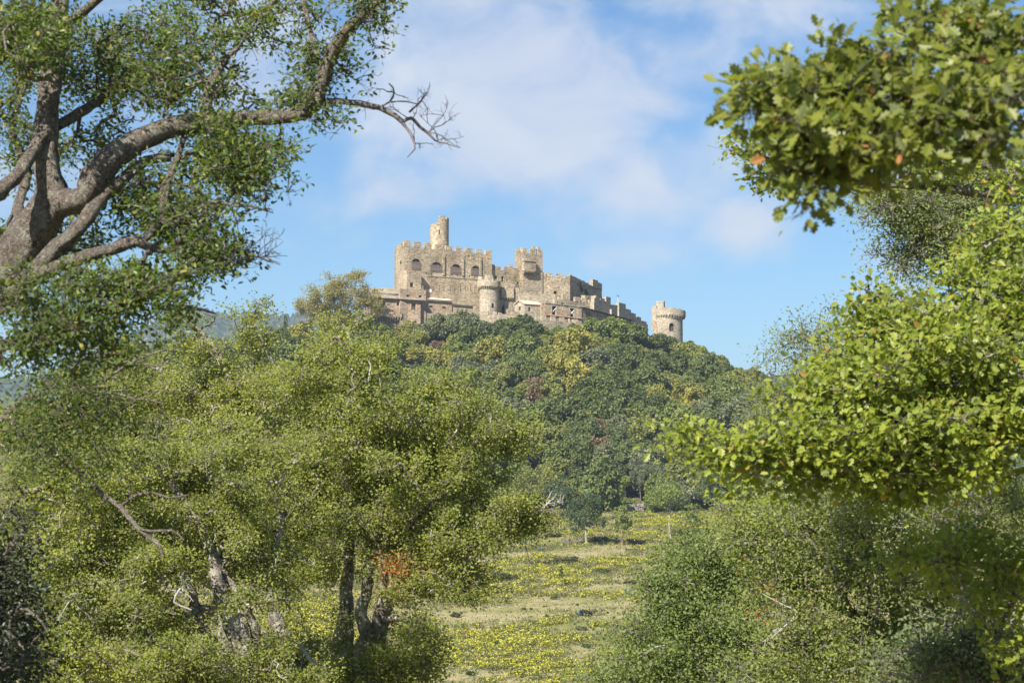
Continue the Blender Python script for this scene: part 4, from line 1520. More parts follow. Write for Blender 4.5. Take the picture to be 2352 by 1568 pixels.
class Tree:
    def __init__(s, seed, twig_r=.006, twig_exp=.42):
        s.rs = np.random.default_rng(seed)
        s.nodes = np.zeros((0, 3))
        s.nr = np.zeros(0)
        s.owner = np.zeros(0, int)
        s.limbs, s.paths = [], []
        s.twig_r, s.twig_exp = twig_r, twig_exp
        s.trunk, s.bare = Acc(), Acc()
        s.bares = []
        s.dens, s.tuft, s.per, s.rag, s.k = 1.0, .06, 8, .12, 1.0

    def limb(s, pts, step=.18, wig=.02, seg=10, rough=.10, bare=False, grow=True):
        """pts: (U, V, D, width in frame pixels)"""
        q = np.array([(*P(u, v, d * s.k), w / 2 * d * s.k / FPX) for u, v, d, w in pts])
        c = catmull(q, step)
        c[:, :3] += wig * np.cumsum(s.rs.standard_normal((len(c), 3)), 0) * .25 * (np.sin(np.linspace(0, np.pi, len(c))) ** .5)[:, None]
        r = np.maximum(c[:, 3], .002)
        if bare == 2:
            s.bare = Acc()
            s.bares.append(s.bare)
        tube_into(s.bare if bare else s.trunk, c[:, :3], r, seg, rough, s.rs)
        if grow:
            s.nodes = np.vstack((s.nodes, c[:, :3]))
            s.nr = np.concatenate((s.nr, r))
            s.owner = np.concatenate((s.owner, -np.ones(len(c), int)))
        return s

    def spray(s, n, U, V, D, length, r0, direction=(1, 0, 0), spread=.9, bare=True):
        """bare forked twigs leaving one spot"""
        b = P(U, V, D)
        if bare:
            s.bare = Acc()
            s.bares.append(s.bare)
            bare = True
        for _ in range(n):
            d = norm(np.array(direction) + spread * s.rs.standard_normal(3))
            s._twig(b, d, length * s.rs.uniform(.5, 1.1), r0, 2, s.bare if bare else s.trunk)

    def _twig(s, b, d, L, r, depth, acc):
        n = 5
        p = [b]
        for i in range(n):
            d = norm(d + .28 * s.rs.standard_normal(3))
            p.append(p[-1] + d * L / n)
        tube_into(acc, p, np.linspace(r, r * .35, n + 1), 4)
        if depth:
            for _ in range(s.rs.integers(2, 4)):
                k = s.rs.integers(1, n)
                s._twig(p[k], norm(d + .8 * s.rs.standard_normal(3)), L * s.rs.uniform(.35, .6), r * .6, depth - 1, acc)

    def clumps(s, ells):
        """ells: (U, V, half-width, half-height in pixels, D, half-depth in m, count)"""
        out = []
        for (U, V, a, b, D, dd, n) in ells:
            n = max(2, int(n * s.dens))
            nc = max(2, int(n / s.per))
            q = norm(s.rs.standard_normal((nc, 3))) * (s.rs.random((nc, 1)) ** .40)
            out_ = s.rs.random(nc) < s.rag
            q[out_] = norm(q[out_]) * s.rs.uniform(1.0, 1.32, (int(out_.sum()), 1))
            p = PN(U + q[:, 0] * a, V + q[:, 1] * b, (D + q[:, 2] * dd) * s.k)
            p = p[s.rs.integers(0, nc, n)] + s.rs.standard_normal((n, 3)).clip(-1.7, 1.7) * (s.tuft + .0065 * D) * s.k * np.array((1, 1, .7))
            out.append(p)
        return np.vstack(out)

    def fill(s, C, reach=1.0, bend=.18, droop=.0):
        """twigs from the nearest wood to each clump, nearest clumps first, so the twigs fork"""
        cap = len(s.nodes) + len(C) * 5 + 10
        N = np.zeros((cap, 3))
        O = np.full(cap, -1)
        Rr = np.zeros(cap)
        n = len(s.nodes)
        N[:n], O[:n], Rr[:n] = s.nodes, s.owner, s.nr
        d0 = np.full(len(C), 1e9)
        for i in range(0, n, 400):
            d0 = np.minimum(d0, np.linalg.norm(C[:, None] - N[None, i:min(n, i + 400)], axis=2).min(1))
        for ci in np.argsort(d0):
            c = C[ci]
            dv = N[:n] - c
            k = int(np.argmin((dv * dv).sum(1)))
            b = N[k]
            L = float(np.linalg.norm(c - b))
            m = 3 if L < .25 else 4 if L < .8 else 6
            t = np.linspace(0, 1, m)[:, None]
            off = s.rs.standard_normal(3) * bend * L
            off[2] -= droop * L
            p = b + (c - b) * t + off * np.sin(t * np.pi) * .6
            if m > 3:
                p[1:-1] += s.rs.standard_normal((m - 2, 3)) * L * .035
            s.paths.append([p, int(O[k]), Rr[k], 1.0])
            j = len(s.paths) - 1
            N[n:n + m - 1], O[n:n + m - 1] = p[1:], j
            Rr[n:n + m - 1] = 1e3
            n += m - 1
        return s

    def finish_twigs(s, seg=5):
        for pth in reversed(s.paths):
            if pth[1] >= 0:
                s.paths[pth[1]][3] += pth[3]
        for p, o, r, wgt in s.paths:
            r0 = min(s.twig_r * wgt ** s.twig_exp, r * .8 if r < 100 else 1e3)
            tube_into(s.trunk, p, np.linspace(r0, max(s.twig_r * .6, r0 * .55), len(p)), seg if r0 > .012 else 4 if r0 > .007 else 3)

    def leaves(s, C, per, rc, size, T, F, up=.8, acc=None, subtw=0.0, flat=.75, minper=.3):
        """leaves around each clump centre"""
        acc = acc or Acc()
        n = (per * s.rs.uniform(minper, 1.7, len(C))).astype(int)
        k = np.repeat(np.arange(len(C)), n)
        off = s.rs.standard_normal((len(k), 3)).clip(-1.6, 1.6) * rc * np.array((1, 1, flat))
        rad = rc * s.rs.uniform(.6, 1.4, len(C))
        off *= (rad / rc)[k][:, None]
        pos = C[k] + off
        ax = norm(off + s.rs.standard_normal((len(k), 3)) * rc * .8)
        nr = .8 * s.rs.standard_normal((len(k), 3)) + up * 1.3 * np.array((-.40, -.62, .95))
        V, FF = place_leaves(pos, ax, nr, size * s.rs.uniform(.6, 1.2, len(k)), T, F)
        acc.addnp(V, FF)
        if subtw:
            idx = np.nonzero(s.rs.random(len(k)) < subtw)[0]
            for i in idx:
                a, b = C[k[i]], pos[i]
                mid = (a + b) / 2 + s.rs.standard_normal(3) * rc * .12
                tube_into(s.trunk, [a, mid, b], [s.twig_r * .55, s.twig_r * .45, s.twig_r * .3], 3)
        return acc


def holes(C, blobs):
    """drop clumps inside the given gaps: (U, V, half-width, half-height)"""
    U, V = proj(C)
    keep = np.ones(len(C), bool)
    for (u, v, a, b) in blobs:
        keep &= ((U - u) / a) ** 2 + ((V - v) / b) ** 2 > 1
    return C[keep]


cork = bark_mat('cork_bark', (.20, .165, .135), (.52, .45, .38), (.50, .51, .40), 26.0, 1.0, .55)
cork_far = bark_mat('cork_bark_far', (.14, .12, .10), (.36, .32, .27), (.48, .47, .39), 7.0, .6, .75)
grey_bark = bark_mat('grey_bark', (.11, .095, .08), (.27, .24, .21), (.38, .38, .33), 12.0, .5, .7)
dead_wood = plain_mat('dead_wood', (.12, .105, .10), .9, .3, 9)
pale_dead = plain_mat('pale_dead_wood', (.30, .28, .25), .9, .25, 9)

# ------------------------------------------------------------------ meadow
def z3(x, y):
    return x * .4141 + 1041.3, y * .4141 + 918.8


mt = {}


def meadow_tree(name, label, seed, crown_px, base_px, kind, shape, nl, nf, mat, size=.30, pale=False, thin=.5, multi=1):
    """a free-standing tree on the meadow: crown_px = (U, V, half-width, half-height) of its crown, base_px its foot"""
    b = ground_hit(*base_px)
    d = b[1]
    u, v, a, h = crown_px
    c = P(u, v, d)
    ra, rh = a / FPX * d, h / FPX * d
    t = thing(name, label, 'tree', b)
    me, cc, rr = crown_mesh('crown', seed, nl, nf, (1, 1, rh / ra), size / ra, low=-.9)
    me.materials.append(mat)
    o = part('crown', me, None, t)
    o.location = tuple(c - b)
    o.scale = (ra, ra, ra)
    rs = np.random.default_rng(seed)
    acc = Acc()
    for k in range(multi):
        top = c + np.array((rs.uniform(-.2, .2) * ra * (multi > 1) * 2, rs.uniform(-.2, .2) * ra, -.1 * rh))
        q = np.array([b, b + (top - b) * .35 + rs.standard_normal(3) * .10, b + (top - b) * .7 + rs.standard_normal(3) * .12, top])
        q = catmull(np.hstack((q, np.array([[thin * 1.5], [thin], [thin * .8], [thin * .35]]))), .4)
        tube_into(acc, q[:, :3], q[:, 3] * .5 + (.5 * thin * np.exp(-np.arange(len(q)) * 1.2)), 7, .06, rs)
        for j in range(9):
            s_ = q[rs.integers(int(len(q) * .5), len(q)), :3]
            e = c + cc[rs.integers(len(cc))] * ra * .9
            tube_into(acc, [s_, (s_ + e) / 2 + .15 * rs.standard_normal(3), e], [thin * .28, thin * .18, .02], 5)
    part('trunk', acc, pale_bark if pale else FB, t, True)
    return t


dkh = leaf_mat('meadow_holm_leaves', [(.045, .072, .030), (.07, .10, .044), (.10, .13, .058)], .25, .5, .25, None, .2, 0, 1)
pale_bark = bark_mat('pale_bark', (.26, .22, .19), (.50, .45, .40), (.52, .5, .44), 5, .3)
slim = leaf_mat('meadow_light_leaves', [(.11, .15, .032), (.15, .185, .044), (.19, .215, .055)], .25, .5, .3, None, .2, 0, 1)
meadow_tree('holm_oak', 'dark green rounded holm oak with a pale forked trunk standing in the meadow', 301, (1348, 1172, 46, 48), (1348, 1252), 'holm', 0, 60, 6500, dkh, .30, True, .30)
meadow_tree('oak_tree', 'slender young oak with a thin curved trunk, right of the dark round one', 302, (1435, 1186, 30, 36), (1431, 1252), 'green', 0, 24, 2300, slim, .28, False, .16)
meadow_tree('oak_tree', 'wide-crowned green oak on a pale straight trunk at the meadow edge', 303, (1534, 1138, 55, 46), (1540, 1236), 'green', 0, 38, 5600, slim, .30, True, .26)
meadow_tree('oak_tree', 'small see-through oak with several dark stems right of the wide-crowned oak', 304, (1592, 1186, 30, 30), (1592, 1226), 'olive', 0, 24, 1300, slim, .26, False, .10, 3)
meadow_tree('holm_oak', 'rounded grey-green holm oak on a straight bare trunk at the wood edge', 305, (1472, 1092, 36, 42), (1469, 1166), 'grey', 0, 40, 4600, fm['grey'], .27, False, .26)
meadow_tree('oak_tree', 'little oak half hidden by the tip of the big sunlit oak beside the meadow', 306, (1205, 1225, 40, 44), (1216, 1302), 'grey', 0, 26, 2200, slim, .28, False, .28)
meadow_tree('oak_tree', 'thin knee-high-branched sapling alone among the yellow flowers', 307, (1286, 1313, 7, 15), (1288, 1346), 'green', 0, 12, 260, fm['holm'], .22, False, .05)
meadow_tree('holm_oak', 'bushy dark holm at the wood edge left of the stone wall', 308, (1290, 1130, 40, 44), (1300, 1190), 'holm', 0, 50, 5000, dkh, .29, False, .25)
meadow_tree('oak_tree', 'yellow-green round oak at the wood edge behind the little hidden oak', 309, (1215, 1110, 46, 44), (1215, 1190), 'olive', 0, 34, 3600, fm['olive'], .29, False, .25)
meadow_tree('holm_oak', 'dark wood-edge holm right of the wide-crowned meadow oak', 310, (1640, 1110, 50, 52), (1640, 1182), 'holm', 0, 50, 5000, dkh, .29, False, .25)
meadow_tree('holm_oak', 'grey-green wood-edge oak left of the bushy dark holm', 311, (1145, 1140, 44, 44), (1150, 1205), 'grey', 0, 34, 3600, fm['grey'], .27, False, .25)

# golden thin-leaved tree beside the castle's left end
b = np.array((*P(775, 800, 480)[:2], 0))
b[2] = float(H(b[0], b[1]))
T = Tree(61, .03, .36)
T.tuft, T.per = -2.6, 4
d = 480.0
T.limb([(775, 760, d, 6), (772, 730, d, 5), (766, 690, d, 4), (762, 655, d, 2.5), (757, 630, d, 1)], 1.0, .1, 6)
T.limb([(774, 740, d, 4), (800, 705, d, 3), (815, 670, d, 2), (820, 640, d, 1)], 1.0, .1, 6)
T.limb([(773, 735, d, 3.5), (745, 700, d, 2.5), (722, 680, d, 1.2)], 1.0, .1, 6)
T.limb([(790, 720, d, 3), (835, 695, d, 2), (850, 670, d, 1)], 1.0, .1, 6)
C = T.clumps([(757, 668, 46, 38, d, 3.5, 170), (812, 655, 40, 36, d, 3.5, 150), (730, 700, 50, 28, d, 3, 140), (790, 700, 74, 30, d, 3.5, 190), (850, 690, 30, 34, d, 2.5, 100), (775, 735, 84, 24, d, 3, 170), (715, 715, 32, 18, d, 2, 60)])
T.fill(C, bend=.15)
acc = T.leaves(C, 30, .55, .32, KITE, KITE_F, .3)
T.finish_twigs(3)
t = thing('golden_tree', 'tall thin-leaved golden autumn tree at the left end of the castle', 'tree', b)
part('trunk', T.trunk, FB, t, True)
part('crown', acc, gm, t)
# dark conifer on the far crest and a pale pine at the left
for (u, v, dd, h, w_, lb) in ((656, 736, 500, 3.6, 1.1, 'tiny dark conifer poking up on the crest left of the golden tree'),
                             (95, 850, 300, 6.5, 2.4, 'pale feathery pine far off at the left edge under the cork oak')):
    top = P(u, v - 14 if dd == 500 else v - 30, dd)
    gz = float(H(top[0], top[1]))
    t = thing('pine_tree', lb, 'tree', (top[0], top[1], gz))
    rs = np.random.default_rng(int(u))
    n = 900
    f = rs.random(n) ** .8
    an = rs.random(n) * 6.283
    h = min(top[2] - gz, h * 2.2)
    r = w_ * (f * .9 + .1) * (.75 + .25 * np.sin(f * 40)) * np.sqrt(rs.random(n))
    pos = np.stack((top[0] + r * np.cos(an), top[1] + r * np.sin(an), top[2] - f * h), 1)
    ax = np.stack((np.cos(an), np.sin(an), -.25 + .2 * rs.standard_normal(n)), 1)
    V, F = place_leaves(pos, ax, np.array((0, 0, 1.0)) + .5 * rs.standard_normal((n, 3)), np.full(n, .45) * rs.uniform(.7, 1.2, n), KITE * np.array((.6, 1, 1)), KITE_F)
    part('crown', Acc().addnp(V, F), fm['holm'] if dd == 500 else fm['grey'], t)
    a = Acc()
    tube_into(a, [(top[0], top[1], gz), (top[0], top[1], top[2] - .2)], [.22, .04], 6)
    part('trunk', a, FB, t)

# dry-stone wall at the wood edge
p0, p1, p2 = ground_hit(1395, 1175), ground_hit(1430, 1174), ground_hit(1478, 1172)
t = thing('stone_wall', 'low tumbled dry-stone wall at the wood edge behind the meadow trees', 'wall', p1)
a = Acc()
rs = random.Random(8)
for q0, q1 in ((p0, p1), (p1, p2)):
    L = np.linalg.norm(q1 - q0)
    n = int(L / .42)
    for k in range(n):
        f = (k + .5) / n
        q = q0 + (q1 - q0) * f
        hh = 5 if f > .1 else 3
        for j in range(hh):
            s = np.array((rs.uniform(.17, .27), rs.uniform(.2, .35), rs.uniform(.12, .2)))
            c_ = q + np.array((rs.uniform(-.08, .08), rs.uniform(-.1, .1) + .1 * j, .12 + .30 * j))
            V = []
            for sx, sy, sz in ((-1, -1, -1), (1, -1, -1), (1, 1, -1), (-1, 1, -1), (-1, -1, 1), (1, -1, 1), (1, 1, 1), (-1, 1, 1)):
                V.append(c_ + s * np.array((sx, sy, sz)) * np.array([rs.uniform(.75, 1.1) for _ in range(3)]))
            a.add(V, BOXF)
part('wall', a, M['drystone'], t)

# heap of cut branches
b = ground_hit(1325, 1248)
T = Tree(62, .02)
for k in range(46):
    o_ = np.array((T.rs.normal(0, 1.3), T.rs.normal(0, .8), T.rs.uniform(.1, .8)))
    T._twig(b + o_, norm(np.array((T.rs.normal(), T.rs.normal(), T.rs.normal() * .3))), T.rs.uniform(1.0, 2.2), .035, 1, T.bare)
t = thing('brush_pile', 'heap of bare grey cut branches beside the dark meadow oak', 'brush pile', b)
part('branches', T.bare, plain_mat('brushwood', (.24, .19, .17), .9, .3, 3), t)
# small white dead sapling
b = ground_hit(1041, 1462)
T = Tree(63, .02)
tube_into(T.bare, [b, b + (.05, 0, .9), b + (-.06, 0, 1.9)], [.045, .035, .012], 5)
for k in range(5):
    T._twig(b + np.array((0, 0, .7 + .25 * k)), norm(np.array((T.rs.normal(), T.rs.normal(), .8))), .55, .016, 1, T.bare)
t = thing('dead_sapling', 'small bleached dead sapling in the meadow beside the big sunlit oak', 'tree', b)
part('stem', T.bare, pale_dead, t)

# agaves
agm = plain_mat('agave', (.13, .20, .18), .6, .2, 3)
for i, (u, v, lb) in enumerate(((1244, 1266, 'blue-green agave left of the branch heap'), (1331, 1414, 'blue-green agave in the wide bush in front of bare ground'), (1441, 1364, 'blue-green agave at the right of the flower patch'), (1408, 1192, 'blue-green agave between the dark oak and the slender oak'))):
    b = ground_hit(u, v)
    t = thing('agave', lb, 'plant', b, 'agaves in the meadow')
    rs = np.random.default_rng(i)
    n = 22
    an = rs.random(n) * 6.283
    el = rs.uniform(.3, 1.3, n)
    ax = np.stack((np.cos(an) * np.cos(el), np.sin(an) * np.cos(el), np.sin(el)), 1)
    V, F = place_leaves(np.tile(b, (n, 1)) + (0, 0, .05), ax, np.array((0, 0, 1.0)) + 0 * ax, rs.uniform(.7, 1.1, n), OVAL * np.array((.45, 1, 1)), OVAL_F)
    part('leaves', Acc().addnp(V, F), agm, t)

# low bushes one can tell apart
bush = {'dark': leaf_mat('bush_dark', [(.035, .06, .022), (.055, .085, .03), (.075, .105, .04)], .2, .5, .3, None, .2, .1, 1.5),
        'olive': leaf_mat('bush_olive', [(.085, .09, .04), (.11, .115, .05), (.14, .14, .07)], .2, .6, .2, None, .2, .1, 1.5)}
bm = {}
for k in bush:
    for i in range(2):
        me, _, _ = crown_mesh('bush_leaves', 400 + i + (k == 'dark') * 10, 18, 900, (1, 1, .7), .2, low=-.2)
        me.materials.append(bush[k])
        bm[(k, i)] = me
bl = [(1275, 1376, 10, 6, 'dark', 'dark green bush on the left of the bare ground'), (1327, 1390, 5, 4, 'dark', 'tiny dark bush alone on the bare ground'), (1203, 1401, 6, 5, 'dark', 'dark bush left of a twin at edge of bare ground'),
      (1219, 1400, 5, 4, 'dark', 'smaller twin of the dark bush pair by the bare ground'), (1257, 1418, 8, 6, 'dark', 'dark bush in the middle strip between bare patches'), (1252, 1394, 7, 4, 'olive', 'flat olive bush by the flowers above bare ground'),
      (1139, 1488, 15, 12, 'dark', 'big dark round bush among flowers near bottom'), (1168, 1496, 6, 5, 'dark', 'small dark bush right of the big round one'), (1352, 1412, 26, 10, 'olive', 'wide olive thicket in front of the bare ground'),
      (1333, 1446, 18, 8, 'olive', 'olive bush below the wide thicket'), (1447, 1340, 20, 8, 'olive', 'olive bush at right edge of the flower patch'), (1381, 1316, 34, 10, 'olive', 'long olive thicket behind the flower patch'),
      (1160, 1330, 34, 12, 'olive', 'long olive thicket left of the sapling'), (1077, 1550, 14, 8, 'dark', 'green bush at the bottom of the meadow'), (1350, 1488, 14, 8, 'dark', 'green bush near the right-hand holm oak foot'),
      (1245, 1502, 10, 7, 'dark', 'green bush amid the lowest flower band'), (1175, 1374, 4, 3, 'dark', 'tiny dark bush far left of bare ground'), (1082, 1394, 5, 4, 'dark', 'tiny dark bush near the big sunlit oak'),
      (1048, 1416, 18, 9, 'olive', 'olive bush left on the pale bare patch'), (1152, 1449, 4, 3, 'dark', 'tiny dark bush on the lower bare patch'), (1300, 1290, 40, 9, 'olive', 'shaded olive thicket below the branch heap'), (1380, 1243, 26, 10, 'olive', 'dark olive scrub in the shade of the slender oak'),
      (1460, 1250, 26, 9, 'olive', 'scrub right of the slender oak'), (1200, 1522, 12, 7, 'dark', 'green bush below the flower band'), (1420, 1447, 6, 4, 'dark', 'small dark bush beside the right-hand holm oak'), (1275, 1232, 30, 9, 'olive', 'olive scrub left of the dark meadow oak')]
protoB = {}
for i, (u, v, a_, h_, k, lb) in enumerate(bl):
    b = ground_hit(u, v)
    s = b[1] / FPX
    key = (k, i % 2)
    if key not in protoB:
        t = thing('bush', lb, 'bush', b, 'bushes in the meadow')
        o = bpy.data.objects.new('foliage', bm[key])
        COL.objects.link(o)
        o.parent = t
        protoB[key] = t
    else:
        t = protoB[key].copy()
        COL.objects.link(t)
        t['label'] = lb
        t.location = tuple(b)
        o = protoB[key].children[0].copy()
        COL.objects.link(o)
        o.parent = t
    t.scale = (a_ * s, a_ * s * .8, h_ * s * 1.25)
    t.rotation_euler = (0, 0, i * 1.3)
for o in list(bpy.data.objects):
    if o.name.startswith('foliage') and o.parent and o.parent.name.startswith('bush'):
        o.location = (0, 0, .35)

# flowering shrublets, grass and dry scrub that nobody could count
fr2_ = np.random.default_rng(77)


def scatter(n, y0=150, y1=412):
    y = np.sqrt(fr2_.uniform(y0 ** 2, y1 ** 2, n))
    x = y * fr2_.uniform(-.17, .15, n)
    return x, y


bare = [(1290, 1385, 110, 13), (1400, 1352, 60, 9), (1130, 1412, 110, 16), (1220, 1415, 60, 8), (1080, 1420, 60, 14), (1420, 1420, 60, 8), (1360, 1395, 90, 10), (1330, 1500, 30, 14), (1350, 1270, 90, 8), (1240, 1330, 20, 4), (1100, 1340, 10, 3), (1310, 1440, 30, 5)]
rich = [(1230, 1316, 110, 16), (1370, 1352, 60, 18), (1080, 1360, 80, 22), (1200, 1365, 90, 9), (1150, 1462, 140, 20), (1260, 1428, 60, 14), (1320, 1345, 60, 12), (1180, 1530, 120, 14), (1540, 1200, 70, 16), (1600, 1215, 60, 16), (1400, 1435, 80, 7), (1130, 1500, 200, 26), (1290, 1470, 80, 14), (1480, 1230, 60, 10), (1630, 1190, 40, 12), (1310, 1226, 50, 8), (1420, 1290, 60, 10), (700, 1430, 90, 40), (740, 1300, 60, 30)]


def fld(U, V, blobs):
    o = np.zeros(len(U))
    for (u, v, a, b) in blobs:
        o = np.maximum(o, np.exp(-(((U - u) / a) ** 2 + ((V - v) / b) ** 2) ** 2 * .7))
    return o


x, y = scatter(52000)
z = H(x, y)
U, V = proj(np.stack((x, y, z), 1))
f = fld(U, V, rich) * 1.0 + wob(x, y, 24, 3, 9) * .6 + wob(x, y, 6, 14, 9) * 1.0 - 1.6 * fld(U, V, bare)
keep = (f + fr2_.normal(0, .22, len(x)) > .6) & (V > 1178)
x, y, z = x[keep], y[keep], z[keep]
print('flower shrubs', len(x))
ny_, ng_ = 38, 16
r = fr2_.uniform(.28, .75, len(x))
k = np.repeat(np.arange(len(x)), ny_)
o3 = norm(fr2_.standard_normal((len(k), 3)) + (0, 0, .6))
pos = np.stack((x, y, z), 1)[k] + o3 * (r[k] * fr2_.uniform(.7, 1.1, len(k)))[:, None] * np.array((1, 1, .8))
pos[:, 2] += .12
kp = fr2_.random(len(k)) < (fr2_.random(len(x)) ** .7)[k]
pos, o3, k = pos[kp], o3[kp], k[kp]
V1, F1 = place_leaves(pos, fr2_.standard_normal((len(k), 3)), o3 + .4 * fr2_.standard_normal((len(k), 3)), fr2_.uniform(.12, .24, len(k)), KITE, KITE_F)
o = part('yellow_flowers', Acc().addnp(V1, F1), leaf_mat('yellow_petals', [(.44, .41, .035), (.52, .475, .05), (.36, .35, .05), (.19, .21, .04)], .25, .6, .2, None, .12, 0, .5))
o['label'], o['category'], o['kind'] = 'bands of low yellow-flowering shrublets across the meadow', 'flowers', 'stuff'
k = np.repeat(np.arange(len(x)), ng_)
o3 = norm(fr2_.standard_normal((len(k), 3)) + (0, 0, .1))
pos = np.stack((x, y, z), 1)[k] + o3 * (r[k] * fr2_.uniform(.5, 1.0, len(k)))[:, None] * np.array((1, 1, .7))
pos[:, 2] += .08
V1, F1 = place_leaves(pos, o3 + (0, 0, .5), fr2_.standard_normal((len(k), 3)), fr2_.uniform(.14, .26, len(k)), KITE, KITE_F)
A1 = Acc().addnp(V1, F1)
x, y = scatter(44000)
z = H(x, y)
U, V = proj(np.stack((x, y, z), 1))
f = wob(x, y, 30, 9, 9) * .5 + wob(x, y, 9, 2, 9) * .5 + .55 * fld(U, V, rich) - 1.3 * fld(U, V, bare)
keep = (f + fr2_.normal(0, .3, len(x)) > -.12) & (V > 1172)
x, y, z = x[keep], y[keep], z[keep]
n8 = 15
r = fr2_.uniform(.2, .75, len(x)) ** 1.2
k = np.repeat(np.arange(len(x)), n8)
o3 = norm(fr2_.standard_normal((len(k), 3)) + (0, 0, .5))
pos = np.stack((x, y, z), 1)[k] + o3 * (r[k] * fr2_.uniform(.5, 1.1, len(k)))[:, None] * np.array((1, 1, .75))
V1, F1 = place_leaves(pos, o3 + (0, 0, .3), o3 + .6 * fr2_.standard_normal((len(k), 3)), fr2_.uniform(.12, .26, len(k)), KITE, KITE_F)
A1.addnp(V1, F1)
o = part('scrub', A1, leaf_mat('scrub_leaves', [(.085, .095, .032), (.12, .125, .042), (.15, .145, .06), (.10, .12, .04), (.17, .15, .075)], .2, .6, .2, None, .25, 0, .3))
o['label'], o['category'], o['kind'] = 'low grey-green scrub and tufts covering the meadow', 'scrub', 'stuff'
x, y = scatter(60000)
z = H(x, y)
U, V = proj(np.stack((x, y, z), 1))
keep = (V > 1170)
x, y, z = x[keep], y[keep], z[keep]
n = len(x)
ax = np.array((0, 0, 1.0)) + .5 * fr2_.standard_normal((n, 3))
V1, F1 = place_leaves(np.stack((x, y, z), 1), ax, fr2_.standard_normal((n, 3)), fr2_.uniform(.12, .30, n), KITE, KITE_F)
o = part('grass', Acc().addnp(V1, F1), leaf_mat('dry_grass', [(.20, .195, .075), (.26, .225, .11), (.15, .175, .05), (.11, .15, .04)], .2, .7, .1, None, .2, 0, .3))
o['label'], o['category'], o['kind'] = 'short dry grass of the meadow', 'grass', 'stuff'

# ivy on the shaded castle flank, plant growing from the curtain wall
part('ivy', IVY[1], fm['holm'], IVY[0])
q = P(*c2(110, 575), 503.0)
rs = np.random.default_rng(5)
n = 120
pos = q + rs.standard_normal((n, 3)) * np.array((.5, .25, .7))
V1, F1 = place_leaves(pos, rs.standard_normal((n, 3)), rs.standard_normal((n, 3)), np.full(n, .3), KITE, KITE_F)
t = thing('wall_shrub', 'green shrub sprouting from the curtain wall left of the square tower', 'shrub', q - np.array((0, -.3, .7)))
part('foliage', Acc().addnp(V1, F1), fm['green'], t)

# ------------------------------------------------------------------ air
hz = Acc()
x0, x1, y0, y1, zb_, zt_ = -7200, 7200, -1700, 7200, -90, 420
hz.add([(x0, y0, zb_), (x1, y0, zb_), (x1, y1, zb_), (x0, y1, zb_), (x0, y0, zt_), (x1, y0, zt_), (x1, y1, zt_), (x0, y1, zt_)], BOXF)
mh, g = new_mat('air')
pv_ = g.n('ShaderNodeVolumePrincipled', inp={'Color': (.62, .76, .95), 'Density': HAZE, 'Anisotropy': .2})
oh = g.n('ShaderNodeOutputMaterial')
mh.node_tree.links.new(pv_.outputs[0], oh.inputs['Volume'])
o = part('haze', hz, mh)
o['kind'] = 'stuff'
o['label'], o['category'] = 'thin bluish haze over the valley', 'haze'

# ================= cork oak framing the left of the view
LA = leaf_mat('cork_oak_leaves', [(.058, .095, .014), (.085, .13, .02), (.125, .165, .03), (.075, .12, .02)], .42, .40, .25, (.2, (.13, .14, .085)), .3, 0, 1.1, (.965, (.30, .26, .04)))
A = Tree(31, .0042, .40)
A.dens, A.tuft, A.per = .60, .0, 9
D = 13.0
A.limb([(-420, 1990, D, 190), (-400, 1500, D, 160), (-300, 1100, D, 140), (-170, 820, D, 130), (-60, 690, D, 115), (20, 610, D, 112), (70, 540, 13, 100), (105, 490, 13, 88), (122, 455, 13, 78)], .09, .008, 24, .07)
A.limb([(122, 455, D, 74), (108, 380, 13, 60), (105, 300, 13.1, 56), (112, 210, 13.2, 52), (118, 130, 13.4, 46), (130, 40, 13.6, 40), (150, -60, 13.9, 34), (160, -160, 14.2, 26)], .085, .008, 20, .075)
A.limb([(122, 455, D, 70), (165, 464, 12.9, 58), (205, 447, 12.8, 60), (215, 405, 12.8, 66), (270, 350, 12.9, 58), (330, 315, 13, 50), (400, 288, 13.1, 46), (470, 276, 13.1, 42), (560, 270, 13.2, 37), (640, 268, 13.2, 34),
        (690, 258, 13.2, 34), (722, 235, 13.2, 30), (738, 180, 13.2, 30), (765, 110, 13.1, 30), (800, 60, 13, 28), (850, 18, 12.9, 22), (885, -20, 12.9, 18), (950, -60, 12.9, 10)], .09, .01, 18, .075)
A.limb([(715, 243, 13.2, 20), (760, 233, 13.25, 17), (800, 233, 13.3, 15), (850, 242, 13.3, 14), (890, 256, 13.3, 13), (925, 280, 13.3, 12)], .08, .01, 8, .12, 2, False)
A.limb([(925, 280, 13.3, 10), (945, 272, 13.3, 9), (965, 292, 13.3, 8), (985, 305, 13.3, 8), (1000, 322, 13.3, 4), (1025, 330, 13.3, 3), (1058, 340, 13.3, 1.6)], .07, .01, 6, .1, True, False)
A.limb([(920, 276, 13.3, 9), (935, 296, 13.3, 8), (948, 320, 13.25, 7), (953, 345, 13.2, 4), (935, 362, 13.2, 2)], .07, .01, 6, .1, True, False)
A.limb([(870, 248, 13.3, 6), (895, 232, 13.3, 5), (905, 212, 13.3, 4.5), (893, 192, 13.3, 3)], .06, .01, 5, .1, True, False)
A.limb([(893, 236, 13.3, 4), (930, 232, 13.3, 3.5), (960, 240, 13.3, 3)], .06, .01, 5, .1, True, False)
A.limb([(940, 258, 13.3, 5), (960, 240, 13.3, 5), (975, 220, 13.3, 3)], .06, .01, 5, .1, True, False)
for (u, v, n, L) in ((903, 212, 2, .24), (960, 240, 2, .26), (985, 305, 3, .30), (945, 275, 2, .26), (1005, 322, 2, .26), (870, 250, 2, .2), (800, 236, 2, .2), (950, 330, 2, .2)):
    A.spray(n, u, v, 13.3, L, .004, (.75, 0, .05), .55)
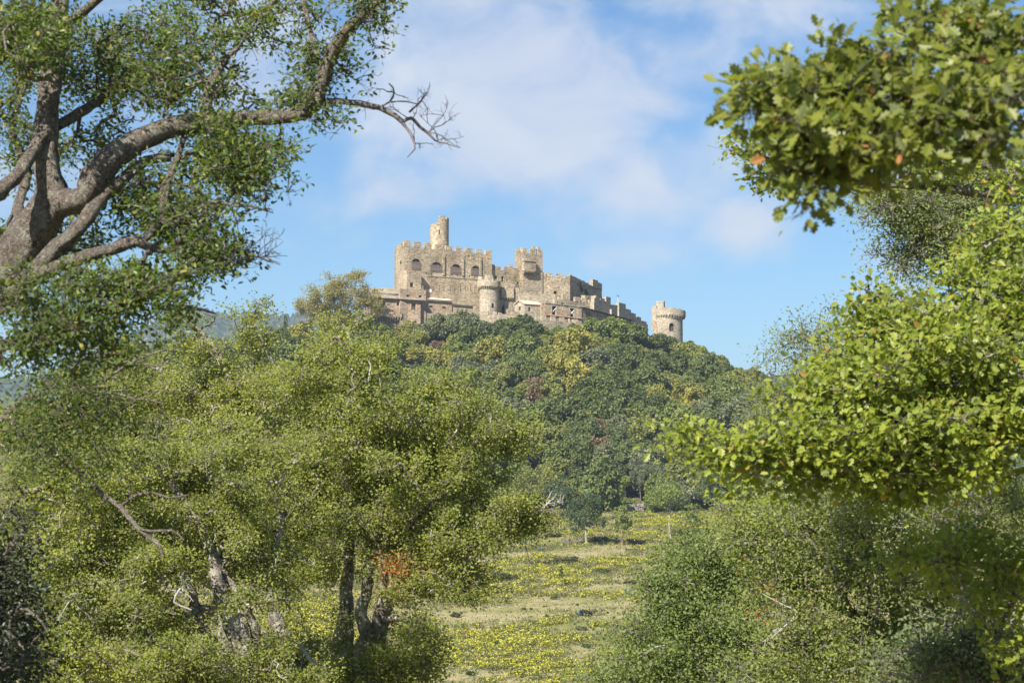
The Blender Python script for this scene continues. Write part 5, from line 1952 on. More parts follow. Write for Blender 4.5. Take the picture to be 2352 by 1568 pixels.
A.limb([(0, 700, 12.8, 60), (60, 640, 12.7, 46), (110, 592, 12.7, 40), (155, 548, 12.7, 36), (200, 500, 12.75, 38), (235, 452, 12.8, 34), (290, 405, 12.9, 28), (335, 372, 13, 24), (390, 362, 13.1, 18)], .1, .012, 12, .13)
A.limb([(30, 655, 12.9, 48), (90, 630, 12.7, 34), (140, 607, 12.6, 30), (200, 590, 12.5, 30), (260, 575, 12.5, 29), (300, 560, 12.5, 28), (325, 552, 12.5, 26), (353, 566, 12.5, 20), (394, 574, 12.5, 15), (440, 556, 12.5, 11), (490, 572, 12.5, 9), (534, 574, 12.5, 6)], .1, .012, 12, .13)
A.limb([(330, 552, 12.5, 15), (365, 520, 12.6, 20), (378, 499, 12.7, 22), (381, 430, 12.8, 20), (403, 374, 13, 16), (420, 320, 13.1, 12), (440, 285, 13.1, 9)], .08, .012, 10, .14)
A.limb([(375, 510, 12.6, 11), (400, 514, 12.5, 10), (437, 489, 12.4, 9), (487, 464, 12.4, 9), (547, 474, 12.4, 7), (578, 471, 12.4, 6), (610, 482, 12.4, 5), (628, 489, 12.4, 2.5)], .07, .01, 7, .12)
A.limb([(394, 570, 12.5, 12), (437, 536, 12.5, 12), (487, 505, 12.6, 10), (512, 471, 12.6, 9), (537, 430, 12.7, 8), (587, 402, 12.7, 6), (622, 370, 12.8, 4), (680, 325, 12.8, 2)], .07, .01, 7, .12)
A.limb([(512, 474, 12.6, 7), (545, 440, 12.6, 6), (600, 425, 12.6, 5), (650, 380, 12.6, 3)], .07, .01, 6, .1)
A.limb([(534, 574, 12.5, 7), (572, 586, 12.5, 6), (590, 590, 12.5, 5), (612, 599, 12.5, 4), (644, 608, 12.5, 2)], .06, .01, 6, .1, 2, False)
for (u, v, n, L) in ((560, 580, 5, .24), (590, 590, 5, .26), (612, 590, 4, .2), (545, 585, 4, .2), (605, 480, 3, .12)):
    A.spray(n, u, v, 12.5, L, .004, (.7, 0, .35), .7)
A.limb([(-60, 840, 12.2, 46), (0, 802, 12.2, 26), (40, 777, 12.2, 24), (85, 765, 12.2, 22), (134, 749, 12.2, 20), (175, 733, 12.2, 20), (225, 720, 12.2, 20), (281, 702, 12.2, 18), (328, 683, 12.2, 17), (387, 661, 12.2, 16), (403, 630, 12.2, 14), (422, 611, 12.3, 12), (453, 589, 12.3, 9), (484, 583, 12.3, 6)], .08, .012, 10, .14)
A.limb([(380, 664, 12.2, 9), (419, 683, 12.2, 8), (431, 705, 12.2, 8), (466, 711, 12.2, 7), (497, 720, 12.2, 4)], .07, .01, 7, .12)
A.limb([(110, 300, 13, 24), (60, 370, 12.8, 30), (0, 440, 12.6, 34), (-60, 480, 12.4, 40), (-150, 720, 12.6, 50)], .1, .012, 12, .13)
A.limb([(130, 290, 13.2, 24), (200, 250, 13.5, 24), (245, 215, 13.8, 20), (262, 165, 14.2, 16), (255, 100, 14.6, 13), (290, 40, 15, 10)], .1, .012, 9, .13)
A.limb([(245, 215, 13.8, 14), (330, 190, 14.2, 12), (400, 170, 14.6, 10), (480, 130, 15, 8), (540, 60, 15, 6)], .1, .012, 8, .12)
A.limb([(470, 276, 13.1, 26), (480, 210, 13.3, 22), (500, 160, 13.5, 18), (520, 130, 13.6, 13), (548, 110, 13.6, 10)], .08, .01, 9, .13)
A.limb([(130, 70, 13.6, 26), (200, 20, 13.4, 20), (260, -30, 13.2, 16)], .1, .012, 9, .13)
A.limb([(560, 30, 14.2, 14), (600, 25, 14.2, 14), (640, -10, 14.1, 18), (650, -60, 14.1, 20), (700, -220, 14, 24), (800, -200, 13.6, 20)], .1, .012, 9, .13)
A.limb([(60, 560, 13.4, 30), (40, 480, 13.8, 26), (60, 400, 14.2, 22), (30, 300, 14.6, 18), (60, 180, 15, 14)], .1, .012, 9, .13)
A.limb([(740, 170, 13.2, 14), (715, 90, 13.3, 13), (700, 30, 13.4, 12), (690, -30, 13.4, 10)], .08, .01, 8, .12)
ells = [(60, 60, 130, 110, 12.4, .9, 300), (200, 60, 150, 90, 13.4, 1.1, 260), (330, 110, 140, 120, 14.2, 1.2, 260), (460, 100, 130, 110, 14.4, 1.1, 220), (580, 60, 90, 70, 14.4, .9, 110),
        (480, 200, 120, 80, 13.8, .8, 170), (340, 220, 120, 80, 14.0, .9, 170), (50, 230, 70, 110, 14.2, 1.0, 130), (180, 190, 110, 90, 14.2, 1.0, 130), (230, 330, 120, 70, 13.9, .9, 110), (90, 400, 100, 90, 14.4, .8, 110),
        (705, 190, 45, 70, 13.3, .3, 66), (690, 235, 36, 26, 13.2, .2, 26), (715, 120, 50, 50, 13.3, .3, 40), (780, 150, 40, 50, 13.3, .3, 40), (720, 50, 60, 40, 13.4, .3, 34), (800, 110, 30, 30, 13.1, .2, 16),
        (830, 30, 60, 35, 12.9, .4, 46), (893, 75, 20, 26, 12.9, .2, 16), (910, 20, 30, 20, 12.9, .2, 16), (650, 60, 35, 60, 14.2, .5, 30), (735, 258, 30, 20, 13.2, .2, 20), (640, 200, 24, 30, 13.6, .3, 18), (720, 262, 16, 22, 13.1, .2, 12),
        (480, 330, 130, 50, 13.1, .6, 120), (560, 320, 90, 40, 13.0, .6, 80), (600, 360, 90, 45, 12.8, .5, 100), (480, 400, 110, 60, 12.8, .7, 120), (560, 430, 60, 40, 12.6, .4, 50), (650, 345, 45, 30, 12.8, .3, 26), (610, 400, 50, 30, 12.6, .3, 30),
        (330, 440, 80, 60, 13.6, .7, 80), (280, 500, 90, 50, 13.6, .7, 90), (190, 560, 80, 40, 13.6, .6, 60), (400, 430, 60, 70, 13.2, .6, 70), (440, 480, 60, 40, 12.6, .4, 40), (520, 500, 40, 30, 12.5, .3, 20),
        (400, 530, 70, 50, 12.5, .4, 80), (470, 570, 80, 36, 12.4, .4, 110), (430, 600, 60, 40, 12.3, .4, 60), (520, 590, 50, 26, 12.4, .3, 50), (330, 520, 50, 40, 12.8, .4, 44), (400, 660, 40, 40, 12.2, .3, 26), (540, 565, 30, 22, 12.5, .2, 20),
        (250, 650, 130, 50, 12.5, .6, 150), (150, 680, 130, 60, 12.4, .6, 150), (330, 640, 70, 50, 12.4, .5, 80), (60, 720, 90, 60, 12.2, .6, 120), (300, 720, 90, 40, 12.1, .4, 90), (200, 760, 100, 40, 12.1, .4, 90), (90, 790, 90, 40, 12.0, .4, 90),
        (370, 700, 50, 36, 12.1, .3, 40), (220, 805, 70, 26, 12.0, .4, 34), (50, 815, 50, 20, 11.9, .3, 30), (270, 800, 60, 26, 12.1, .3, 26), (16, 845, 20, 12, 11.9, .2, 7), (190, 850, 40, 18, 12, .3, 12), (20, 560, 40, 60, 14.0, .6, 50), (20, 130, 60, 160, 14.6, 1, 120),
        (-100, 100, 100, 200, 15.5, .8, 90), (200, -130, 300, 90, 16, 1.0, 90), (500, -120, 300, 70, 15.2, .8, 90), (-150, 650, 90, 150, 14.5, .6, 40)]
C = A.clumps(ells)
C = holes(C, [(300, 262, 40, 14), (100, 240, 24, 130), (605, 170, 40, 60), (650, 130, 20, 60), (660, 300, 60, 22), (380, 600, 24, 20), (260, 610, 60, 14)])
A.fill(C, bend=.2)
crownA = A.leaves(C, 15, .055, .040, OVAL, OVAL_F, .8, None, .2)
A.finish_twigs()
t = thing('cork_oak', 'large cork oak with gnarled bark, its limbs reaching over the upper left sky', 'tree', (P(-420, 1990, D)[0], D, float(H(P(-420, 1990, D)[0], D))))
part('trunk', A.trunk, cork, t, True)
for b_ in A.bares:
    part('dead_branch', b_, dead_wood, t, True)
part('crown', crownA, LA, t)

# ================= lower dark boughs of a second cork oak, from beyond the left edge
B = Tree(32, .004, .40)
B.dens = .6
DB = 19.0
B.limb([(-330, 1750, DB, 110), (-280, 1400, DB, 95), (-180, 1100, DB, 70), (-80, 980, DB, 40), (0, 958, DB, 17), (25, 953, DB, 16), (34, 978, DB, 15), (64, 1008, DB, 15), (113, 1022, 18.8, 14), (157, 1067, 18.7, 13), (212, 1111, 18.6, 13), (236, 1140, 18.5, 13),
        (271, 1160, 18.4, 12), (310, 1209, 18.3, 11), (354, 1244, 18.2, 10), (366, 1258, 18.2, 9), (374, 1276, 18.2, 7)], .12, .012, 9, .13)
B.limb([(10, 955, DB, 14), (54, 919, 19, 15), (74, 909, 19, 14), (118, 929, 18.9, 14), (162, 939, 18.8, 13), (197, 909, 18.7, 11), (226, 894, 18.7, 10), (246, 870, 18.6, 9), (276, 848, 18.6, 8), (315, 826, 18.6, 7), (384, 801, 18.6, 4)], .12, .012, 8, .13)
B.limb([(162, 936, 18.8, 8), (250, 900, 18.7, 7), (310, 914, 18.6, 7), (345, 915, 18.6, 6), (375, 926, 18.6, 3)], .1, .012, 6, .12)
B.limb([(280, 1160, 18.4, 8), (315, 1136, 18.3, 7), (354, 1131, 18.3, 7), (390, 1140, 18.2, 5), (433, 1136, 18.2, 3)], .1, .012, 6, .12)
B.limb([(310, 1209, 18.3, 7), (345, 1218, 18.2, 6), (395, 1216, 18.2, 6), (422, 1240, 18.2, 4)], .1, .012, 6, .12)
B.limb([(246, 872, 18.6, 6), (241, 850, 18.6, 5), (300, 835, 18.6, 5), (380, 840, 18.6, 3)], .1, .012, 6, .12)
ells = [(60, 940, 60, 30, 18.9, .5, 40), (130, 960, 70, 50, 18.7, .6, 60), (160, 1010, 80, 50, 18.6, .6, 60), (200, 920, 70, 40, 18.6, .6, 50), (150, 890, 60, 30, 18.6, .5, 40), (110, 1060, 50, 40, 18.7, .5, 30), (230, 1070, 60, 50, 18.4, .5, 40), (280, 960, 60, 40, 18.5, .5, 30), (50, 1000, 40, 30, 18.8, .4, 20), (190, 850, 60, 30, 18.6, .5, 26),
        (-150, 1000, 200, 200, 19, 1.5, 120)]
C = B.clumps(ells)
B.fill(C)
cb = B.leaves(C, 22, .11, .045, OVAL, OVAL_F, .5, None, .15)
B.finish_twigs()
t = thing('cork_oak', 'dark cork oak boughs crossing the sunlit oaks from the left edge', 'tree', (P(-330, 1750, DB)[0], DB, float(H(P(-330, 1750, DB)[0], DB))))
part('trunk', B.trunk, cork, t, True)
part('crown', cb, LA, t)

# ================= the sunlit oaks of the left middle distance
LC = leaf_mat('sunlit_oak_leaves', [(.17, .205, .036), (.225, .255, .05), (.285, .30, .068), (.195, .235, .042)], .46, .45, .2, (.25, (.17, .18, .10)), .28, 0, .55, (.965, (.28, .24, .05)))
LRED = leaf_mat('withered_leaves', [(.26, .10, .035), (.33, .14, .05), (.20, .09, .04)], .25, .6, .2)


def mid_oak(seed, label, limbs, ells, gaps, per, rc, size, base, bark=cork_far, mat=LC, twig=.0105, red=None, dead=(), sprays=(), sub=.05):
    T = Tree(seed, twig, .45)
    T.dens, T.tuft, T.per = 1.0, -.06, 5
    for l in limbs:
        T.limb(l, .22, .07, 9, .14)
    for l in dead:
        T.limb(l, .2, .02, 6, .1, 2, False)
    for s_ in sprays:
        T.spray(*s_)
    C = T.clumps(ells)
    C = holes(C, gaps)
    T.fill(C, bend=.34)
    acc = T.leaves(C, per * .72, rc * .82, size, KITE, KITE_F, .6, None, sub)
    racc = None
    if red:
        racc = T.leaves(T.clumps(red), 26, .16, size, KITE, KITE_F, .3)
    T.finish_twigs(4)
    p = P(*base)
    t = thing('oak_tree', label, 'tree', (p[0], p[1], float(H(p[0], p[1]))))
    part('trunk', T.trunk, bark, t, True)
    part('crown', acc, mat, t)
    if racc:
        part('withered_foliage', racc, LRED, t)
    for b_ in T.bares:
        part('dead_branch', b_, pale_dead, t, True)
    return t


d = 42.0
mid_oak(33, 'broad sunlit oak with many grey stems and a patch of rust-red leaves, by the meadow',
        [[(700, 1700, d, 60), (680, 1600, d, 52), (671, 1531, d, 46), (640, 1460, d, 34), (610, 1380, d, 26), (600, 1290, d, 18)],
         [(790, 1700, d, 70), (782, 1560, d, 58), (782, 1452, d, 44), (788, 1362, d, 30), (788, 1255, d, 26), (782, 1213, d, 24), (775, 1110, d, 20), (788, 1011, d, 18), (814, 979, d, 15), (867, 942, d, 12), (926, 915, d, 8)],
         [(820, 1700, d, 60), (826, 1520, 41.8, 50), (841, 1452, 41.6, 38), (825, 1409, 41.5, 30), (835, 1361, 41.5, 26), (846, 1277, 41.4, 22), (867, 1213, 41.2, 18), (890, 1140, 41, 14), (905, 1096, 41, 11), (920, 1000, 41, 8)],
         [(850, 1600, d, 50), (858, 1500, 41.8, 46), (862, 1425, 41.6, 40), (883, 1356, 41.4, 34), (931, 1330, 41, 28), (995, 1282, 40.6, 22), (1030, 1277, 40.5, 18), (1058, 1266, 40.4, 16), (1090, 1234, 40.3, 13), (1133, 1213, 40.2, 10), (1175, 1200, 40.2, 9), (1223, 1192, 40.2, 8), (1244, 1176, 40.2, 6)],
         [(788, 1020, d, 13), (814, 921, d, 11), (820, 841, d, 9), (798, 761, d, 5)],
         [(782, 1210, d, 16), (720, 1120, 42.5, 14), (690, 1040, 43, 11), (700, 930, 43, 8), (710, 840, 43, 5)],
         [(846, 1277, 41.4, 14), (960, 1180, 40.6, 13), (1050, 1090, 40.3, 11), (1090, 1010, 40.2, 9), (1160, 1000, 40.2, 6)],
         [(905, 1100, 41, 10), (980, 1030, 41, 9), (1020, 950, 41, 7), (1040, 880, 41, 5)],
         [(931, 1330, 41, 16), (990, 1360, 40.4, 12), (1040, 1350, 40, 10), (1090, 1330, 40, 6)],
         [(862, 1425, 41.6, 18), (930, 1420, 41, 13), (980, 1440, 40.6, 10), (1000, 1500, 40.5, 6)],
         [(883, 1356, 41.4, 14), (890, 1240, 41, 12), (930, 1210, 40.8, 8), (1010, 1225, 40.6, 7)]],
        [(790, 960, 160, 150, d, 2.6, 420), (820, 820, 90, 80, d, 1.4, 110), (920, 980, 160, 110, d, 2.2, 300), (1030, 940, 110, 90, 41, 1.6, 150), (1060, 1060, 140, 90, 40.8, 1.6, 220), (900, 1110, 170, 110, 41.4, 2.2, 300), (700, 1120, 140, 140, 42.6, 2.2, 260),
         (1130, 1190, 110, 60, 40.2, 1.0, 110), (1070, 1260, 100, 60, 40.3, 1.0, 110), (1010, 1200, 100, 60, 40.7, 1.2, 100), (1170, 1000, 50, 50, 40.4, .8, 40), (960, 1340, 110, 50, 40.8, 1.0, 90), (1080, 1330, 70, 30, 40.1, .7, 40), (860, 1250, 130, 90, 41.6, 1.6, 150), (710, 1290, 130, 100, 42.4, 1.8, 170),
         (880, 1540, 120, 60, 40.6, 1.2, 120), (960, 1460, 70, 60, 40.5, 1.0, 60), (790, 1420, 110, 60, 41.2, 1.4, 60), (1210, 1190, 40, 24, 40.2, .5, 22), (700, 1480, 90, 90, 42.0, 1.2, 60), (820, 1560, 150, 40, 40.4, 1.0, 90), (700, 880, 80, 70, 43, 1.4, 90), (740, 800, 40, 40, 43, .8, 24)],
        [(1120, 1290, 30, 26), (735, 1400, 40, 70), (980, 1400, 70, 22), (890, 1330, 26, 26), (800, 1330, 34, 80), (850, 1430, 50, 50)], 84, .165, .060, (800, 1700, d),
        red=[(930, 1305, 34, 28, 40.6, .4, 22), (910, 1290, 18, 14, 40.5, .3, 8)],
        dead=[[(1235, 1180, 40.2, 8), (1250, 1165, 40.2, 6), (1262, 1150, 40.2, 4), (1272, 1146, 40.2, 2)], [(1250, 1165, 40.2, 4), (1240, 1152, 40.2, 3), (1232, 1146, 40.2, 2)], [(690, 1480, 40.5, 10), (720, 1520, 40.2, 8), (760, 1555, 40, 6)]],
        sprays=[(5, 1255, 1158, 40.2, .45, .012, (.6, 0, .8), .5)])
d = 36.0
mid_oak(34, 'leaning pale-trunked oak filling the lower left with sunlit olive leaves', 
        [[(600, 1650, d, 62), (580, 1540, d, 56), (556, 1485, d, 50), (535, 1445, d, 46), (522, 1410, d, 40), (505, 1350, d, 34), (490, 1280, 36.2, 28), (450, 1200, 36.5, 22), (400, 1120, 37, 16), (350, 1050, 37, 12)],
         [(540, 1700, d, 40), (512, 1564, d, 26), (492, 1509, d, 25), (465, 1450, d, 24), (448, 1411, d, 24), (435, 1370, d, 22), (428, 1337, d, 20), (380, 1290, 36, 14), (330, 1290, 36, 9)],
         [(600, 1560, 36.4, 34), (592, 1470, 36.3, 26), (577, 1410, 36.2, 21), (545, 1356, 36.2, 18), (518, 1324, 36.2, 16), (492, 1322, 36.2, 14), (443, 1306, 36.2, 11), (395, 1312, 36.2, 9), (344, 1310, 36.2, 7), (270, 1330, 36, 4)],
         [(350, 1480, 35.2, 16), (320, 1440, 35.2, 13), (290, 1390, 35.2, 10), (220, 1380, 35, 8), (130, 1385, 35, 5)],
         [(490, 1290, 36.2, 18), (540, 1180, 37, 16), (520, 1080, 37.5, 12), (560, 980, 38, 8)],
         [(520, 1410, d, 18), (600, 1300, 36.5, 16), (640, 1200, 37, 12), (630, 1100, 37, 8)],
         [(450, 1200, 36.5, 14), (330, 1150, 36.5, 12), (200, 1120, 36.5, 9), (90, 1080, 36.5, 6)],
         [(512, 1564, d, 18), (400, 1530, 34.5, 14), (280, 1500, 34, 10), (150, 1500, 34, 7)],
         [(448, 1411, d, 12), (330, 1400, 35, 10), (200, 1330, 35, 8), (100, 1260, 35, 5)]],
        [(330, 1120, 220, 120, 37, 2.2, 420), (140, 1130, 160, 130, 36.6, 2.0, 260), (520, 1080, 150, 120, 37.5, 1.8, 250), (560, 1210, 130, 90, 37, 1.6, 170), (330, 1270, 200, 70, 36, 1.6, 230), (130, 1300, 130, 90, 35.4, 1.4, 170), (220, 1400, 200, 60, 35, 1.3, 170), (330, 1520, 220, 70, 34.2, 1.4, 260),
         (130, 1510, 130, 80, 34, 1.4, 170), (610, 1330, 70, 80, 36.6, 1.2, 80), (420, 1420, 90, 50, 36.6, 1.0, 50), (600, 1500, 70, 60, 36.5, 1.0, 40), (470, 1560, 90, 30, 34.8, .7, 50), (640, 1560, 80, 30, 35, .8, 50), (490, 1550, 90, 24, 34, .4, 26), (560, 1380, 50, 26, 35, .4, 22), (430, 1330, 50, 22, 35, .4, 16), (610, 1480, 40, 40, 35, .4, 20), (20, 1200, 60, 100, 36, 1, 60)],
        [(545, 1450, 40, 60), (465, 1385, 50, 46), (500, 1530, 26, 40), (400, 1350, 40, 22)], 84, .15, .054, (600, 1650, d),
        dead=[[(415, 1350, 34.6, 6), (400, 1380, 34.6, 5), (440, 1400, 34.6, 4)], [(560, 1450, 35, 8), (552, 1410, 35, 7), (545, 1390, 35, 5)]],
        sprays=[(6, 420, 1360, 34.7, .5, .01, (0, 0, .2), .8), (4, 160, 1380, 34, .5, .01, (.6, 0, -.3), .8)])
d = 52.0
mid_oak(35, 'tall open oak behind, its thin yellow-green top branches against the blue mountain', 
        [[(520, 1500, d, 40), (530, 1200, d, 34), (545, 1000, d, 28), (530, 900, d, 22), (512, 836, d, 15), (497, 811, d, 14), (472, 780, d, 12), (453, 758, d, 9), (430, 735, d, 6)],
         [(530, 900, d, 14), (570, 850, d, 12), (590, 810, d, 9), (600, 790, d, 6), (640, 760, 52, 4)],
         [(453, 758, d, 6), (480, 745, d, 5), (488, 730, d, 4), (470, 720, d, 3)],
         [(545, 1000, d, 20), (440, 900, 52.5, 16), (360, 850, 53, 12), (280, 830, 53, 7)],
         [(545, 1000, d, 20), (620, 920, 51.6, 15), (640, 850, 51.4, 10), (590, 760, 51.4, 7), (560, 710, 51.4, 4)],
         [(540, 1100, d, 20), (400, 1000, 53, 16), (250, 950, 53.5, 12), (100, 930, 54, 7)],
         [(545, 1000, d, 16), (680, 960, 51, 12), (740, 900, 51, 8)]],
        [(470, 895, 130, 70, 52.5, 2.2, 230), (330, 910, 140, 60, 53, 2.2, 220), (600, 890, 90, 70, 51.6, 1.8, 160), (150, 970, 170, 70, 53.8, 2.0, 220), (562, 725, 14, 30, 51.4, .4, 16), (585, 780, 34, 26, 51.5, .6, 30), (440, 722, 34, 14, d, .4, 16), (400, 785, 50, 20, d, .8, 26), (470, 800, 50, 24, d, .8, 30), (330, 830, 60, 26, 53, 1, 40),
         (250, 1110, 240, 90, 54, 2, 330), (500, 1130, 180, 90, 53, 2, 260), (100, 1260, 170, 100, 54, 2, 230), (330, 1280, 200, 90, 54, 2, 260), (250, 1420, 240, 80, 54, 2, 260), (60, 1450, 120, 100, 54, 2, 130), (680, 930, 80, 70, 51, 1.5, 120), (500, 970, 160, 70, 52, 2, 200), (30, 1010, 90, 60, 54, 1.5, 100), (605, 715, 8, 14, 51.4, .2, 8), (250, 870, 60, 40, 53.4, 1, 50)],
        [(520, 750, 22, 30), (640, 800, 18, 30)], 60, .19, .070, (520, 1500, d), twig=.012)
K = Tree(36, .005, .4)
K.limb([(-160, 1900, 15, 90), (-120, 1600, 15, 70), (-60, 1400, 15, 40), (0, 1300, 15, 20)], .15, .02, 8)
K.limb([(-60, 1500, 15, 20), (40, 1405, 14.6, 9), (85, 1420, 14.5, 7), (110, 1450, 14.5, 4)], .1, .02, 6)
C = K.clumps([(0, 1310, 44, 110, 15, .5, 130), (0, 1470, 60, 140, 15, .6, 200), (-20, 1560, 80, 60, 14.8, .6, 90), (60, 1420, 40, 30, 14.6, .3, 20), (-120, 1450, 120, 250, 15, .8, 260)])
K.fill(C)
kb = K.leaves(C, 20, .10, .042, OVAL, OVAL_F, .3, None, .1)
K.finish_twigs(4)
LK = leaf_mat('shade_painted_oak_leaves', [(.018, .026, .012), (.026, .036, .016), (.034, .046, .02)], .12, .45, .35, None, .3, 0, 1.2)  # shade of this corner put into the leaf colour itself
t = thing('holm_oak', 'holm oak, leaves coloured dark for shade, at the lower left corner', 'tree', (P(-160, 1900, 15)[0], 15, float(H(P(-160, 1900, 15)[0], 15))))
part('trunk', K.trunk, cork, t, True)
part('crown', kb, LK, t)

# ================= right side: near lobed-leaf oak, the yellow-green oak behind it, holm oaks
LF = leaf_mat('lobed_leaves_near', [(.12, .145, .02), (.165, .185, .03), (.21, .22, .045), (.105, .15, .026)], .45, .45, .35, (.7, (.15, .17, .09)), .2, 0, 2.0, (.985, (.36, .17, .06)))
LG = leaf_mat('lobed_leaves_yellow_green', [(.175, .225, .024), (.225, .27, .032), (.285, .305, .045), (.145, .20, .026)], .48, .45, .45, (.6, (.22, .24, .10)), .2, 0, 1.4, (.98, (.38, .24, .06)))
LH = leaf_mat('holm_leaves_grey', [(.125, .17, .04), (.165, .21, .054), (.21, .24, .07), (.145, .19, .046)], .40, .45, .2, (.25, (.20, .21, .15)), .25, 0, 1.0, (.96, (.30, .28, .08)))
LI = leaf_mat('holm_leaves_olive', [(.135, .18, .032), (.18, .225, .044), (.235, .265, .06), (.155, .20, .038)], .42, .45, .2, (.25, (.19, .195, .13)), .25, 0, .8, (.955, (.34, .31, .10)))
LJ = leaf_mat('holm_leaves_green', [(.11, .155, .034), (.15, .20, .046), (.185, .23, .062), (.13, .18, .04)], .42, .45, .2, (.25, (.16, .175, .10)), .25, 0, .8)

F_ = Tree(41, .0023, .42)
F_.k = .65
F_.dens, F_.tuft, F_.per, F_.rag = .8, -.025, 4, .22
d = 9.5
F_.limb([(3000, 1500, 9.5, 260), (2900, 900, 9.5, 190), (2700, 480, 9.5, 120), (2480, 260, 9.5, 60), (2352, 225, 9.5, 38), (2200, 262, 9.5, 26), (2050, 275, 9.5, 20), (1950, 262, 9.5, 15), (1850, 248, 9.5, 11), (1760, 232, 9.5, 8), (1690, 215, 9.5, 5)], .1, .01, 10, .1)
F_.limb([(2480, 260, 9.5, 40), (2380, 110, 9.7, 30), (2250, 70, 9.8, 18), (2170, 45, 9.8, 12), (2110, 40, 9.8, 6)], .1, .01, 8, .1)
F_.limb([(2120, 270, 9.5, 14), (2030, 320, 9.4, 11), (1950, 385, 9.3, 9), (1890, 420, 9.3, 6), (1855, 465, 9.3, 4)], .08, .01, 7, .1)
F_.limb([(2000, 270, 9.5, 10), (1960, 200, 9.5, 8), (1900, 165, 9.5, 5)], .08, .01, 6, .1)
F_.limb([(2250, 255, 9.5, 14), (2180, 190, 9.5, 10), (2120, 150, 9.5, 7), (2060, 110, 9.5, 5)], .08, .01, 6, .1)
F_.limb([(2300, 240, 9.5, 14), (2250, 330, 9.3, 10), (2150, 340, 9.3, 6)], .08, .01, 6, .1)
C = F_.clumps([(1765, 215, 60, 36, d, .3, 26), (1725, 265, 24, 28, d, .25, 9), (1815, 205, 70, 50, d, .35, 36), (1890, 200, 80, 75, d, .4, 52), (1990, 230, 100, 90, d, .45, 66), (2110, 230, 110, 90, d, .5, 70), (2230, 220, 120, 110, d, .5, 90), (2320, 130, 60, 130, 9.7, .5, 66), (2200, 60, 120, 66, 9.8, .5, 70),
              (1820, 310, 90, 50, 9.4, .35, 46), (1930, 340, 90, 46, 9.3, .35, 46), (2050, 340, 100, 40, 9.3, .35, 40), (1855, 400, 34, 40, 9.3, .2, 18), (1856, 455, 10, 24, 9.3, .1, 6), (1950, 395, 40, 26, 9.3, .2, 14), (2250, 320, 110, 34, 9.3, .4, 40), (2105, 40, 34, 30, 9.8, .2, 14), (1905, 130, 40, 20, 9.5, .2, 10), (1700, 200, 8, 10, d, .1, 3), (2040, 105, 40, 20, 9.5, .2, 10), (1770, 340, 60, 20, 9.4, .2, 12),
              (2700, 300, 300, 350, 9.6, 1.2, 160)])
F_.fill(C)
fb = F_.leaves(C, 10, .046, .052, LOBE, LOBE_F, .7, None, .4)
F_.finish_twigs(5)
d = 9.5 * .65
t = thing('oak_tree', 'nearest oak, blurred, with big lobed green leaves hanging into the upper right corner', 'tree', (P(3000, 1500, d)[0], d, float(H(P(3000, 1500, d)[0], d))))
part('trunk', F_.trunk, grey_bark, t, True)
part('crown', fb, LF, t)

Q = Tree(42, .0045, .42)
Q.dens, Q.tuft, Q.per, Q.rag = .9, -.03, 4, .22
d = 14.5
Q.limb([(2600, 1950, d, 160), (2560, 1500, d, 130), (2500, 1150, d, 90), (2420, 1030, d, 44), (2352, 1012, d, 32), (2280, 1012, d, 26), (2180, 1022, 14.4, 20), (2050, 1032, 14.3, 15), (1900, 1045, 14.2, 11), (1750, 1062, 14.1, 8), (1640, 1050, 14.1, 6), (1590, 1030, 14.1, 4), (1545, 1010, 14.1, 3)], .12, .012, 10, .12)
Q.limb([(2500, 1100, d, 60), (2450, 850, 14.8, 46), (2370, 770, 15, 30), (2250, 720, 15, 20), (2120, 700, 15, 14), (2030, 685, 15, 8), (1985, 665, 15, 4)], .12, .012, 9, .12)
Q.limb([(2450, 900, 14.6, 30), (2320, 860, 14.6, 20), (2180, 850, 14.5, 14), (2020, 870, 14.5, 10), (1900, 895, 14.5, 6), (1850, 905, 14.5, 4)], .12, .012, 8, .12)
Q.limb([(2250, 720, 15, 12), (2150, 760, 15, 9), (2050, 800, 15, 7), (1960, 840, 15, 4)], .1, .012, 7, .12)
Q.limb([(2180, 1022, 14.4, 14), (2080, 980, 14.4, 10), (1950, 970, 14.3, 7), (1850, 960, 14.3, 4)], .1, .012, 7, .12)
Q.limb([(2480, 1200, 14.8, 50), (2420, 1290, 15.3, 30), (2300, 1295, 15.4, 16), (2200, 1290, 15.4, 11), (2100, 1290, 15.4, 6)], .1, .012, 8, .12)
Q.limb([(2450, 850, 15.5, 40), (2480, 600, 16, 36), (2420, 480, 16.5, 28), (2300, 445, 16.5, 24), (2200, 430, 16.5, 22), (2100, 419, 16.5, 20), (2000, 416, 16.5, 14), (1930, 408, 16.5, 9), (1860, 400, 16.5, 5), (1800, 370, 16.5, 4)], .12, .012, 9, .12)
Q.limb([(2420, 480, 16.5, 20), (2330, 400, 16.5, 16), (2250, 376, 16.5, 15), (2180, 372, 16.5, 14), (2100, 372, 16.5, 12), (2040, 380, 16.5, 8), (1950, 350, 16.5, 4)], .12, .012, 8, .12)
Q.limb([(2050, 418, 16.5, 7), (2090, 400, 16.5, 6), (2160, 396, 16.5, 5)], .1, .012, 6, .12)
